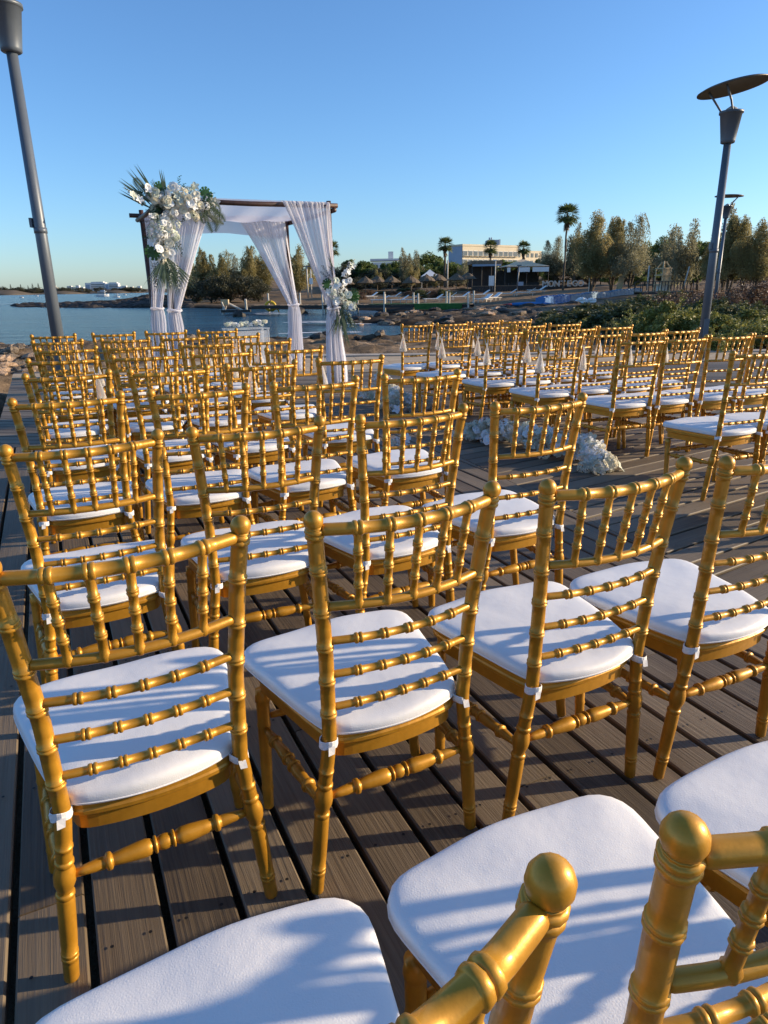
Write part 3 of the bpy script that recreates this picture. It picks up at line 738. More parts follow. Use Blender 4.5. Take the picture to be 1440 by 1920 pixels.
# ------------------------------------------------------------------ flowers
def petal_quad(mb, base, tip, side, wid, curl):
    b0, t0 = np.array(base), np.array(tip); m_ = (b0 + t0) / 2 + np.array(curl); s_ = np.array(side) * wid
    mb.add([b0, m_ + s_, t0, m_ - s_], [(0, 1, 2, 3)])
def rose_mesh(name, mat, sd_, layers=((0.35, 5, 75), (0.65, 6, 55), (1.0, 7, 25)), r=1.0):
    rg = np.random.default_rng(sd_); mb = MB()
    for L, n, el in layers:
        off = rg.random() * 6
        for k in range(n):
            a = off + 2 * np.pi * k / n; e = rad(el + rg.uniform(-12, 12))
            d = np.array([math.cos(a) * math.cos(e), math.sin(a) * math.cos(e), math.sin(e)]); s_ = np.array([-math.sin(a), math.cos(a), 0])
            up = np.cross(d, s_) * -1
            c0 = -0.1 * d; l = r * L ** 0.6; w_ = l * 0.62
            pts = [c0, c0 + d * l * 0.5 - s_ * w_ * 0.8 - up * 0.16 * l, c0 + d * l * 0.5 + s_ * w_ * 0.8 - up * 0.16 * l, c0 + d * l * 0.95 - s_ * w_ * 0.55 + up * 0.10 * l, c0 + d * l * 1.05 + up * 0.2 * l, c0 + d * l * 0.95 + s_ * w_ * 0.55 + up * 0.10 * l, c0 + d * l * 0.55 - up * 0.22 * l]
            mb.add(pts, [(0, 2, 6), (0, 6, 1), (1, 6, 3), (6, 4, 3), (6, 5, 4), (6, 2, 5)])
    return mb.mesh(name, mat, True)
def hydrangea_mesh(name, mat, sd_, n=46):
    rg = np.random.default_rng(sd_); mb = MB()
    for k in range(n):
        v = rg.standard_normal(3); v[2] = abs(v[2]) * 0.9 - 0.2; v /= np.linalg.norm(v)
        a = np.cross(v, [0.3, 0.2, 0.9]); a /= np.linalg.norm(a); b_ = np.cross(v, a); c = v * rg.uniform(0.72, 0.95); t = rg.random() * 6
        for q_ in range(4):
            an = t + q_ * math.pi / 2; d = a * math.cos(an) + b_ * math.sin(an); s_ = -a * math.sin(an) + b_ * math.cos(an)
            mb.add([c, c + d * 0.16 + s_ * 0.10 + v * 0.05, c + d * 0.30 + v * 0.02, c + d * 0.16 - s_ * 0.10 + v * 0.05], [(0, 1, 2, 3)])
    return mb.mesh(name, mat)
def orchid_mesh(name, mat, sd_):
    rg = np.random.default_rng(sd_); mb = MB()
    for k in range(5):
        a = 2 * np.pi * k / 5 + rg.uniform(-.2, .2); d = np.array([math.cos(a), math.sin(a), 0.25 + rg.uniform(-.15, .3)]); s_ = np.array([-math.sin(a), math.cos(a), 0])
        L = 0.95 + rg.uniform(-.1, .2); w_ = 0.34
        mb.add([(0, 0, 0), d * L * .45 + s_ * w_ + (0, 0, .06), d * L * .85 + s_ * w_ * .6, d * L + (0, 0, -.08), d * L * .85 - s_ * w_ * .6, d * L * .45 - s_ * w_ + (0, 0, .06)], [(0, 1, 2, 3), (0, 3, 4, 5)])
    return mb.mesh(name, mat)
def frond_mesh(name, mat, n=16, L=1.0, wid=0.32, droop=0.25, narrow=0.02):
    mb = MB(); pts = [np.array([0, 0, 0]) + np.array([t * L, 0, -droop * t * t * L]) for t in np.linspace(0, 1, 9)]
    mb.tube(pts, np.linspace(0.012, 0.003, 9) * L, 5)
    for k in range(n):
        t = 0.12 + 0.86 * k / n
        c = np.array([t * L, 0, -droop * t * t * L]); w_ = wid * L * (math.sin(math.pi * (0.18 + 0.75 * t)))
        for s_ in (-1, 1):
            tip = c + np.array([w_ * 0.85, s_ * w_, -0.10 * w_])
            mb.add([c, (c + tip) / 2 + (narrow * L, -s_ * narrow * L * .4, 0.01), tip, (c + tip) / 2 + (-narrow * L, s_ * narrow * L * .4, 0.01)], [(0, 1, 2, 3)])
    return mb.mesh(name, mat)
def spike_mesh(name, mat, n=3):
    mb = MB(); rg = np.random.default_rng(4)
    for k in range(n):
        d = np.array([1, rg.uniform(-.12, .12), rg.uniform(-.1, .1)]); w_ = 0.022
        mb.add([(0, -w_ * .4, 0), d * .5 + (0, -w_, 0.01), d, d * .5 + (0, w_, 0.01), (0, w_ * .4, 0)], [(0, 1, 2, 3, 4)])
    return mb.mesh(name, mat)
def fanpalm_mesh(name, mat, n=26):
    mb = MB(); rg = np.random.default_rng(9)
    for k in range(n):
        a = rad(-36 + 72 * k / (n - 1)); L = 1.0 + rg.uniform(-.12, .1); w_ = 0.014
        d = np.array([math.cos(a), math.sin(a), rg.uniform(-.10, .10)]) * L; s_ = np.array([-math.sin(a), math.cos(a), 0])
        mb.add([(0, 0, 0), d * .55 + s_ * w_, d, d * .55 - s_ * w_], [(0, 1, 2, 3)])
    return mb.mesh(name, mat)
def monstera_mesh(name, mat):
    mb = MB()
    for s_ in (-1, 1):
        for k in range(5):
            a0 = rad(8 + 29 * k); a1 = rad(8 + 29 * k + 24); r0 = 0.95 - 0.06 * abs(k - 1.5)
            c = np.array([0.25, 0, 0])
            P = lambda a, r_: np.array([0.25 + r_ * math.cos(a) * 0.85, s_ * r_ * math.sin(a) * 0.8, 0.12 * r_ * math.sin(a) - 0.1 * r_ * r_])
            v = [P(a0, .2), P(a0, r0), P((a0 + a1) / 2, r0 * 1.04), P(a1, r0 * .98), P(a1, .2)]
            mb.add(v, [(0, 1, 2, 3, 4)])
        mb.add([(0.25 + .55 * math.cos(rad(t)) , s_ * .5 * math.sin(rad(t)), 0.0) for t in (0, 40, 80, 120, 160)] + [(0.1, 0, 0)], [(0, 1, 2, 3, 4, 5)])
    return mb.mesh(name, mat)
def sprig_mesh(name, mat, n=22, sd_=1, leaf=0.10):
    rg = np.random.default_rng(sd_); mb = MB()
    pts = [np.array([t, 0.05 * math.sin(4 * t), -0.12 * t * t]) for t in np.linspace(0, 1, 8)]
    mb.tube(pts, np.linspace(0.01, 0.003, 8), 4)
    for k in range(n):
        t = 0.1 + 0.9 * k / n; c = np.array([t, 0.05 * math.sin(4 * t), -0.12 * t * t]); a = k * 2.4
        d = np.array([0.4, math.cos(a), math.sin(a)]); d /= np.linalg.norm(d); s_ = np.cross(d, [1, 0.1, 0.2]); s_ /= np.linalg.norm(s_)
        mb.add([c, c + d * leaf * .5 + s_ * leaf * .38, c + d * leaf, c + d * leaf * .5 - s_ * leaf * .38], [(0, 1, 2, 3)])
    return mb.mesh(name, mat)
ROSE = [rose_mesh('rose', M['petal'], 1), rose_mesh('rose', M['petal_cream'], 2), rose_mesh('rose', M['petal_green'], 3)]
PEONY = [rose_mesh('peony', M['petal'], 5, ((0.3, 4, 80), (0.55, 6, 68), (0.8, 7, 52), (1.0, 8, 36))), rose_mesh('peony', M['petal_cream'], 6, ((0.3, 4, 80), (0.55, 6, 68), (0.8, 7, 52), (1.0, 8, 36)))]
HYD = [hydrangea_mesh('hydrangea', M['petal'], 1), hydrangea_mesh('hydrangea', M['petal_green'], 2), hydrangea_mesh('hydrangea', M['petal_cream'], 3)]
ORC = [orchid_mesh('orchid', M['petal'], 1), orchid_mesh('orchid', M['petal_green'], 2)]
SPR = [sprig_mesh('blossom_sprig', M['petal'], 26, 1, 0.13), sprig_mesh('blossom_sprig', M['petal_green'], 26, 2, 0.13)]
EUC = sprig_mesh('eucalyptus_sprig', M['eucalyptus'], 24, 3, 0.14)
LEAFS = sprig_mesh('leaf_sprig', M['leaf'], 18, 4, 0.2)
OLIVE = sprig_mesh('leaf_sprig', M['frond'], 24, 5, 0.17)
FROND = frond_mesh('palm_leaf', M['frond']); SPIKE = spike_mesh('spear_leaf', M['frond']); FANP = fanpalm_mesh('fan_leaf', M['frond']); MONS = monstera_mesh('monstera_leaf', M['leaf'])
def orient(d, up=(0, 0, 1)):        # local x along d, local z towards up
    x = Vector(d).normalized(); z = Vector(up); y = z.cross(x)
    if y.length < 1e-4: y = Vector((0, 1, 0)).cross(x)
    y.normalize(); z = x.cross(y)
    return Matrix((x, y, z)).transposed().to_euler()
def face(d, spin=0.0):              # local z along d
    return (Vector(d).to_track_quat('Z', 'Y').to_matrix() @ Matrix.Rotation(spin, 3, 'Z')).to_euler()

# ------------------------------------------------------------------ wedding arch
aU = np.array([math.cos(rad(25)), math.sin(rad(25)), 0]); aV = np.array([-math.sin(rad(25)), math.cos(rad(25)), 0])
FR = gz(629, 719, 0.0)
ZT = at(629, 386, FR[1])[2]
_t = on_plane(300, 372, FR, aV)
WID = np.dot(FR - _t, aU); DEP = 1.85
FL = FR - aU * WID; BR = FR + aV * DEP; BL = FL + aV * DEP
arch = tag(empty('wedding_arch', FR), 'four-post dark wooden wedding arch draped with white chiffon by the sea', 'arch')
O = FR.copy()
for p, ex in ((FR, 0.06), (FL, 0.05), (BR, 0.05), (BL, 0.07)):
    mb = MB(); w_ = 0.034
    mb.tube([p - O, p - O + (0.004, 0.002, ZT * .5), p - O + (0, 0, ZT + ex)], [w_, w_ * 0.96, w_ * 0.92], 10)
    mb.build('post', M['arch_wood'], arch, True)
for a, b_, e0, e1, dz in ((FL, FR, 0.10, 0.10, 0.0), (BL, BR, 0.16, 0.10, 0.0), (FL, BL, 0.1, 0.12, -0.055), (FR, BR, 0.08, 0.1, -0.055)):
    d = (b_ - a) / np.linalg.norm(b_ - a); s_ = np.array([0, 0, ZT + dz])
    off = -aV * 0.05 if dz == 0 and a is FL else (aV * 0.05 if dz == 0 else aU * (0.05 if a is FR else -0.05))
    MB().tube([a - O + s_ - d * e0 + off, (a + b_) / 2 - O + s_ + off + (0, 0, -0.012), b_ - O + s_ + d * e1 + off], 0.030, 10).build('beam', M['arch_wood'], arch, True)
def sheet(P, nu, nv, name, smooth=True):
    mb = MB(); v = [P(i / nu, j / nv) for j in range(nv + 1) for i in range(nu + 1)]
    mb.add(v, [(j * (nu + 1) + i, j * (nu + 1) + i + 1, (j + 1) * (nu + 1) + i + 1, (j + 1) * (nu + 1) + i) for j in range(nv) for i in range(nu)])
    return mb.build(name, M['chiffon'], arch, smooth)
def roof(u, v):
    p = FL - O + aU * WID * u + aV * ((DEP + 0.2) * v - 0.06)
    sag = 0.16 * math.sin(math.pi * v) * (0.7 + 0.3 * math.sin(math.pi * u))
    z = ZT + 0.036 - sag + 0.012 * math.sin(u * 26 + 2 * v) * math.sin(math.pi * v)
    return p + np.array([0, 0, z])
sheet(roof, 50, 16, 'canopy_cloth')
def valance(u, v):
    p = BL - O + aU * WID * u + aV * (0.14 + 0.02 * math.sin(u * 30) * v)
    return p + np.array([0, 0, ZT + 0.034 - v * (0.27 + 0.03 * math.sin(u * 7 + 1))])
sheet(valance, 50, 6, 'canopy_valance')
def drape(post, top_a, top_b, tie_z, tie_w, out, face_dir, n=17, seed=0, foot=0.2):
    rg = np.random.default_rng(seed); ph = rg.random(4) * 6; al = (top_b - top_a) / np.linalg.norm(top_b - top_a)
    base = np.array([post[0], post[1], 0]) + out
    tz = ZT - 0.0
    nu, nv = n * 6, 42
    amps = 0.45 + 0.9 * rg.random(64); low = 5 + int(rg.integers(0, 3))
    def P(u, v):
        uu = u + 0.030 * math.sin(9 * u + ph[1]) + 0.018 * math.sin(23 * u + ph[2]) + 0.008 * math.sin(6 * v + ph[3])
        k_ = uu * n * 0.62
        pl = math.sin(2 * math.pi * k_ + ph[0]) * amps[int(abs(k_)) % 64] + 0.35 * math.sin(4.6 * math.pi * k_ + ph[1])
        pl2 = math.sin(2 * math.pi * low * uu + ph[2]) + 0.4 * math.sin(2 * math.pi * (low * 2.3) * uu + 3 * v)
        if v < 0.02:
            top = top_a + (top_b - top_a) * u
            return top - O + np.array([0, 0, 0.04])
        if v < 0.62:
            t = (v - 0.02) / 0.60; e = t ** 0.88
            e2 = t ** (0.80 + 0.30 * u)
            top = top_a + (top_b - top_a) * u
            bot = base + al * (u - 0.5) * tie_w; bot[2] = tie_z
            p = top + (bot - top) * e2; p[2] = top[2] + 0.03 + (tie_z - top[2] - 0.03) * e
            amp = 0.026 * (1 - t) + 0.034 * t * (1 - t) + 0.010
            amp *= 0.35 + 0.65 * min(1, t * 6)
            return p - O + face_dir * (0.05 * (1 - t) ** 2 + amp * pl + 0.014 * math.sin(11 * u + ph[2]))
        t = (v - 0.62) / 0.38
        w_ = tie_w + (foot - tie_w) * min(1, t * 1.3) ** 0.9 + 0.03 * math.sin(math.pi * min(1, t * 3)) * (t < .33)
        p = base + al * ((u - 0.5) * w_ + 0.012 * math.sin(5 * t + ph[0])); p[2] = tie_z * (1 - t) + 0.012
        ang_ = (u - 0.5) * 2.6
        return p - O + face_dir * (0.045 * math.cos(ang_) + (0.010 + 0.020 * t) * pl2 + 0.006 * pl)
    d = sheet(P, nu, nv, 'curtain')
    # tie-back
    c = base - O; th = np.linspace(0, 2 * np.pi, 25)
    MB().tube([c + al * math.cos(a) * (tie_w * 0.56) + face_dir * (0.02 + 0.060 * math.sin(a)) + (0, 0, tie_z + 0.01 * math.sin(2 * a)) for a in th], 0.013, 7, False).build('tie_back', M['chiffon'], d, True)
    return d
fz = np.array([0, 0, ZT])
fo = -aV * 0.055
def onbeam(px, py, base, off):       # x along a beam measured from the photograph
    return np.dot(on_plane(px, py, base + off, aV) - base, aU)
xr = onbeam(526, 382, FR, fo); xl = onbeam(402, 380, FR, fo)
drape(FR, FR + fz + fo + aU * xr, FR + fz + fo - aU * 0.02, 1.03, 0.16, aU * 0.0 - aV * 0.03, -aV, 16, 1, 0.32)
drape(FL, FR + fz + fo + aU * xl, FL + fz + fo + aU * 0.02, 1.06, 0.15, aU * 0.02 - aV * 0.03, -aV, 16, 2, 0.22)
bo = aV * 0.02
drape(BR, BR + fz + bo - aU * 0.80, BR + fz + bo - aU * 0.04, 1.05, 0.16, aU * 0.02 - aV * 0.05, -aV, 15, 3, 0.30)
drape(BL, BL + fz + bo + aU * 0.50, BL + fz + bo + aU * 0.03, 1.05, 0.16, aU * 0.06 - aV * 0.05, -aV, 13, 4, 0.28)

# flowers on the arch
def AP(px, py, off=0.0): return on_plane(px, py, FL - aV * (0.06 + off), aV)
def Z7(x, y): return 230 + x / 7.2, 310 + y / 7.2
CAMV = np.array([0, 0, CAM_H])
def arrangement(name, label, cat, base):
    r_ = tag(empty(name, base), label, cat)
    return r_
def bloom(root, base, me, p, size, jitter=0.5, rg=RNG):
    d = (CAMV - p); d /= np.linalg.norm(d); d = d + rg.standard_normal(3) * jitter * 0.6 + np.array([0, 0, 0.25])
    return place(me.name.split('.')[0], me, root, Vector(p - base), face(d, rg.random() * 6), size)
def sprout(root, base, me, p, d, size, up=(0, 0, 1)):
    return place(me.name.split('.')[0], me, root, Vector(p - base), orient(d, up), size)
def S2W(dx, dy): return aU * dx + np.array([0, 0, -dy])       # image direction to the arch plane
base = AP(*Z7(560, 520))
fa = arrangement('corner_flower_garland', 'large white rose and hydrangea garland with palm leaves on left corner of arch', 'flowers', base)
big = [(690, 290), (610, 400), (770, 500), (880, 440), (910, 520), (990, 400), (1045, 540), (600, 545), (665, 590), (870, 685), (820, 605), (400, 690), (430, 470), (630, 1050), (490, 1130), (575, 1215), (655, 1190), (330, 300), (440, 350)]
for x, y in big: bloom(fa, base, (ROSE + PEONY)[int(RNG.integers(0, 5))], AP(*Z7(x, y), RNG.uniform(0.10, 0.20)), RNG.uniform(0.050, 0.066), 0.5)
hyd = [(560, 720), (600, 640), (430, 790), (500, 850), (570, 850), (625, 830), (480, 930), (395, 950), (540, 940), (450, 1010), (720, 800), (700, 960), (820, 370), (760, 340), (900, 350), (850, 460), (940, 470), (700, 560), (520, 460), (600, 470), (380, 880), (440, 700), (980, 700), (700, 640), (520, 780)]
for x, y in hyd: bloom(fa, base, HYD[int(RNG.integers(0, 3))], AP(*Z7(x, y), RNG.uniform(0.06, 0.16)), RNG.uniform(0.050, 0.068), 0.5)
orc = [(560, 690), (600, 760), (640, 700), (420, 560), (480, 520), (370, 460), (330, 420), (740, 400), (960, 560), (1010, 620), (1100, 430), (1220, 460), (1260, 500), (940, 300), (980, 280), (350, 340), (230, 470), (180, 420), (130, 390), (260, 500), (700, 900), (740, 980), (400, 1040)]
for x, y in orc: bloom(fa, base, ORC[int(RNG.integers(0, 2))], AP(*Z7(x, y), RNG.uniform(0.05, 0.18)), RNG.uniform(0.045, 0.060), 0.8)
for x, y, dx, dy, L in [(500, 560, -330, -490, 1.06), (450, 420, -200, -420, .85), (420, 520, -400, -330, 1.0), (400, 560, -230, -320, .9), (570, 420, 0, -350, .75), (600, 420, -8, -340, .72), (470, 420, -20, -230, .5), (330, 470, -290, -190, .8), (420, 600, -420, -260, 1.05)]:
    sprout(fa, base, SPIKE, AP(*Z7(x, y), RNG.uniform(0.0, 0.14)), S2W(dx, dy), 0.0185 * 0 + math.hypot(dx, dy) / 7.2 * 8.6 / 1275 * 0.90, -aV)
for x, y, dx, dy, L in [(1100, 470, 180, 260, 0), (1150, 500, 60, 330, 0), (1120, 560, 230, 170, 0), (330, 380, -120, -160, 0), (1050, 600, 40, 150, 0), (1180, 470, 120, 130, 0)]:
    sprout(fa, base, FROND, AP(*Z7(x, y), 0.1), S2W(dx, dy), math.hypot(dx, dy) / 7.2 * 8.6 / 1275 * 1.05, -aV)
sprout(fa, base, FANP, AP(*Z7(590, 1230), 0.06), S2W(90, 420), 0.47, -aV)
sprout(fa, base, FANP, AP(*Z7(560, 1210), 0.10), S2W(-20, 420), 0.42, -aV)
sprout(fa, base, MONS, AP(*Z7(1090, 410), 0.08), S2W(90, -60), 0.115, -aV)
sprout(fa, base, MONS, AP(*Z7(430, 1130), 0.08), S2W(-70, 120), 0.135, -aV)
sprout(fa, base, MONS, AP(*Z7(520, 640), 0.02), S2W(-80, 60), 0.14, -aV)
sprout(fa, base, MONS, AP(*Z7(1000, 620), 0.02), S2W(60, 70), 0.12, -aV)
sprout(fa, base, MONS, AP(*Z7(480, 330), 0.02), S2W(60, -60), 0.10, -aV)
for x, y, dx, dy, me in [(380, 740, -160, 20, EUC), (370, 760, -90, 120, EUC), (350, 850, -60, 180, EUC), (330, 1000, -30, 60, EUC), (380, 1290, 30, 300, EUC), (420, 1300, 10, 260, EUC), (740, 1000, 40, 190, OLIVE), (700, 1060, 60, 60, OLIVE), (650, 1000, 100, 100, OLIVE),
                         (640, 1290, 60, 300, SPR[1]), (700, 1300, 30, 320, SPR[0]), (600, 1300, 20, 280, SPR[1]), (300, 500, -180, -110, SPR[0]), (280, 470, -200, -130, SPR[1]), (1050, 380, -60, -120, OLIVE), (930, 380, 30, -130, OLIVE), (520, 650, -110, 60, LEAFS), (500, 400, -90, -60, LEAFS), (480, 700, 10, 110, LEAFS), (560, 520, -40, 120, LEAFS),
                         (960, 620, 80, 70, LEAFS), (1000, 480, 110, 60, OLIVE), (820, 620, 60, 60, LEAFS), (760, 430, -60, 80, LEAFS), (560, 1060, 60, 90, OLIVE), (640, 480, -40, 60, LEAFS), (440, 620, -110, -10, OLIVE), (700, 700, 60, 60, OLIVE), (820, 720, 60, 50, SPR[0]), (460, 330, -60, -90, LEAFS), (880, 600, 40, 90, LEAFS), (1080, 640, 30, 100, LEAFS)]:
    sprout(fa, base, me, AP(*Z7(x, y), RNG.uniform(0.0, 0.12)), S2W(dx, dy), max(0.10, math.hypot(dx, dy) / 7.2 * 8.6 / 1275 * 1.05), -aV)
SK = [((330, 420), (560, 450)), ((560, 450), (900, 450)), ((900, 450), (1180, 520)), ((560, 480), (520, 900)), ((520, 900), (560, 1200)), ((420, 420), (700, 560)), ((700, 360), (1000, 600))]
for k in range(170):
    (x0, y0), (x1, y1) = SK[int(RNG.integers(0, len(SK)))]; t = RNG.random()
    x = x0 + (x1 - x0) * t + RNG.normal() * 55; y = y0 + (y1 - y0) * t + RNG.normal() * 55
    q_ = RNG.random()
    if q_ < .62:
        a = RNG.random() * 6.28; sprout(fa, base, (LEAFS, OLIVE, LEAFS, EUC)[int(RNG.integers(0, 4))], on_plane(*Z7(x, y), FL - aV * (0.06 + RNG.uniform(-.02, .08)), aV), S2W(math.cos(a), math.sin(a)) - aV * .3, RNG.uniform(.09, .16), -aV)
    elif q_ < .85: bloom(fa, base, HYD[int(RNG.integers(0, 3))], on_plane(*Z7(x, y), FL - aV * (0.06 + RNG.uniform(.03, .12)), aV), RNG.uniform(.035, .055), .6)
    else: bloom(fa, base, (ORC + ROSE)[int(RNG.integers(0, 5))], on_plane(*Z7(x, y), FL - aV * (0.06 + RNG.uniform(.08, .17)), aV), RNG.uniform(.034, .05), .6)
def BP(x, y, off=0.0): return on_plane(560 + x / 6.857, 460 + y / 6.857, FR - aV * (0.06 + off), aV)
base = BP(550, 600)
fb = arrangement('side_flower_spray', 'white rose spray with trailing leaves on right front post of arch', 'flowers', base)
for x, y in [(480, 455), (585, 480), (650, 450), (500, 520), (440, 600), (650, 760), (480, 730), (640, 640), (670, 790)]: bloom(fb, base, (ROSE + PEONY)[int(RNG.integers(0, 5))], BP(x, y, RNG.uniform(0.10, 0.18)), RNG.uniform(0.045, 0.062), 0.5)
for x, y in [(540, 540), (510, 600), (560, 660), (590, 590), (500, 690), (620, 780), (430, 560), (545, 700), (700, 800), (450, 660), (600, 730)]: bloom(fb, base, HYD[int(RNG.integers(0, 2))], BP(x, y, RNG.uniform(0.06, 0.14)), RNG.uniform(0.045, 0.060), 0.5)
for x, y in [(690, 250), (660, 290), (620, 330), (590, 370), (640, 350), (700, 270), (600, 410), (380, 600), (400, 630), (700, 740)]: bloom(fb, base, ORC[int(RNG.integers(0, 2))], BP(x, y, RNG.uniform(0.05, 0.15)), RNG.uniform(0.040, 0.052), 0.7)
for x, y, dx, dy, me in [(430, 420, -110, -130, EUC), (420, 440, -120, -80, EUC), (440, 400, -20, -130, EUC), (640, 400, 90, -190, SPR[1]), (620, 420, 40, -180, SPR[0]), (440, 760, -30, 130, EUC), (620, 700, 120, -40, LEAFS), (640, 620, 140, 60, LEAFS), (660, 560, 110, 20, LEAFS), (680, 680, 100, 60, LEAFS), (540, 800, 60, 160, OLIVE), (600, 820, 80, 200, OLIVE), (640, 850, 60, 180, SPR[1]), (480, 560, -90, 20, OLIVE), (560, 740, -40, 120, LEAFS), (520, 460, 40, -60, LEAFS)]:
    sprout(fb, base, me, BP(x, y, RNG.uniform(0.0, 0.10)), S2W(dx, dy), max(0.10, math.hypot(dx, dy) / 6.857 * 9.4 / 1275 * 1.1), -aV)
sprout(fb, base, MONS, BP(400, 500, 0.05), S2W(-90, 10), 0.11, -aV)
sprout(fb, base, MONS, BP(680, 640, 0.05), S2W(70, 60), 0.13, -aV)
for x, y, dx, dy in [(520, 800, 80, 500), (500, 820, -60, 300), (560, 820, 20, 380), (450, 300, -60, -150), (440, 330, -60, -70), (540, 850, 50, 300), (600, 850, 100, 220), (480, 800, 10, 250)]:
    sprout(fb, base, SPIKE, BP(x, y, 0.06), S2W(dx, dy), math.hypot(dx, dy) / 6.857 * 9.4 / 1275 * 1.05, -aV)
# tail of thin grass
sprout(fb, base, FANP, BP(560, 800, 0.04), S2W(30, 400), 0.42, -aV)

# clear acrylic ceremony table under the arch
tc_ = gz(462, 690, 0.0)
tc_ = (FL + FR) / 2 + aV * 0.95 + aU * 0.08; tc_[2] = 0
tb = tag(empty('ceremony_table', tc_, rad(25)), 'clear acrylic ceremony table standing under the arch', 'table')
MB().box((0, 0, 0.755), (0.62, 0.36, 0.018)).build('table_top', M['acrylic'], tb)
for sx in (-1, 1):
    for sy in (-1, 1): MB().tube([(sx * 0.285, sy * 0.155, 0), (sx * 0.285, sy * 0.155, 0.745)], 0.018, 8).build('leg', M['acrylic'], tb)
MB().box((0, -0.165, 0.40), (0.53, 0.006, 0.66)).build('front_panel', M['acrylic'], tb)
tbf = tag(empty('table_flowers', tc_ + (0, 0, 0.765), rad(25)), 'low white blossom garland lying on the clear ceremony table', 'flowers')
for k in range(64):
    x = -0.30 + 0.6 * k / 63 + RNG.uniform(-.015, .015)
    me = (ORC + HYD)[int(RNG.integers(0, 5))]
    place(me.name.split('.')[0], me, tbf, (x, RNG.uniform(-0.08, 0.06), 0.025 + RNG.uniform(0, 0.05) * (1 if x < .1 else 1.4)), face((RNG.uniform(-.6, .6), -0.7, 0.8), RNG.random() * 6), RNG.uniform(0.020, 0.032))

# flower clusters on the aisle
def aisle_cluster(name, label, path, hts, n, sz, kinds, grp='white flowers along the aisle', rgs=3):
    rg = np.random.default_rng(rgs); path = np.array(path); b0 = path.mean(0)
    root = tag(empty(name, (b0[0], b0[1], 0)), label, 'flowers', grp)
    T = np.linspace(0, len(path) - 1, n)
    for t in T:
        i = min(int(t), len(path) - 2); f_ = t - i
        c = path[i] * (1 - f_) + path[i + 1] * f_; H = hts[i] * (1 - f_) + hts[i + 1] * f_; W = sz[2]
        z = 0.02 + H * rg.random() ** 0.8; rr_ = W * (1 - 0.6 * z / (H + .02))
        o_ = rg.standard_normal(2) * rr_ * 0.55
        p = np.array([c[0] + o_[0], c[1] + o_[1], z]); d = np.array([o_[0] * 4, o_[1] * 4 - 0.25, 0.55]) + rg.standard_normal(3) * 0.3
        me = kinds[int(rg.integers(0, len(kinds)))]
        place(me.name.split('.')[0], me, root, (p[0] - b0[0], p[1] - b0[1], z), face(d, rg.random() * 6), rg.uniform(sz[0], sz[1]) * 1.15)
    return root, b0
G = lambda x, y: gz(x, y, 0.0)[:2]
aisle_cluster('aisle_flowers', 'long curved garland of white hydrangeas and orchids lying on deck beside right block', [G(872, 822), G(905, 828), G(960, 835), G(1010, 850), G(1060, 862)], [0.08, 0.14, 0.16, 0.17, 0.15], 150, (0.036, 0.058, 0.10), HYD + ORC + ORC + ROSE[:1], rgs=3)
aisle_cluster('aisle_flowers', 'tall white orchids with trailing blossom at near end of the garland', [G(1070, 862), G(1095, 862), G(1120, 878), G(1130, 884)], [0.14, 0.16, 0.09, 0.05], 110, (0.034, 0.060, 0.115), ORC + ORC + HYD[:1] + [HYD[2]], rgs=4)
aisle_cluster('aisle_flowers', 'tall white flower cluster standing on deck beside last row of left block', [G(712, 762), G(728, 770), G(745, 776)], [0.34, 0.26, 0.16], 130, (0.036, 0.060, 0.10), HYD + ORC + ORC, rgs=5)
aisle_cluster('aisle_flowers', 'low white blossoms with glass cylinders in middle of aisle', [G(752, 772), G(785, 775), G(820, 768)], [0.14, 0.16, 0.10], 46, (0.034, 0.054, 0.08), HYD[:2] + ORC, rgs=6)
aisle_cluster('aisle_flowers', 'white petals heaped beside the front aisle seat of left block', [G(675, 745), G(690, 748), G(702, 752)], [0.08, 0.14, 0.10], 40, (0.032, 0.052, 0.07), HYD[:2] + ORC, rgs=7)
aisle_cluster('aisle_flowers', 'small scatter of white blossom under chairs of fourth row in left block', [G(742, 838), G(752, 838), G(762, 836)], [0.05, 0.06, 0.05], 12, (0.03, 0.046, 0.05), ORC + HYD[:1], rgs=8)
aisle_cluster('aisle_flowers', 'white blossom heap seen between chair legs of second row aisle seat', [G(655, 905), G(680, 910), G(700, 930)], [0.06, 0.08, 0.06], 22, (0.03, 0.05, 0.07), ORC + HYD[:1], rgs=9)
for k, (x, y, h_) in enumerate([(770, 770, 0.20), (792, 772, 0.17), (806, 768, 0.22)]):
    p = G(x, y)
    v_ = tag(empty('glass_vase', (p[0], p[1], 0.002)), ['tall clear glass cylinder on deck, left of three in aisle flowers', 'short clear glass cylinder on deck, middle of three in aisle flowers', 'tallest clear glass cylinder on deck, right of three in aisle flowers'][k], 'vase', 'glass cylinders in the aisle flowers')
    MB().tube([(0, 0, 0), (0, 0, h_)], 0.045, 14, False).build('cylinder_wall', M['acrylic'], v_, True)
    MB().tube([(0, 0, 0.004), (0, 0, h_ * .45)], 0.032, 12).build('candle', M['petal'], v_, True)

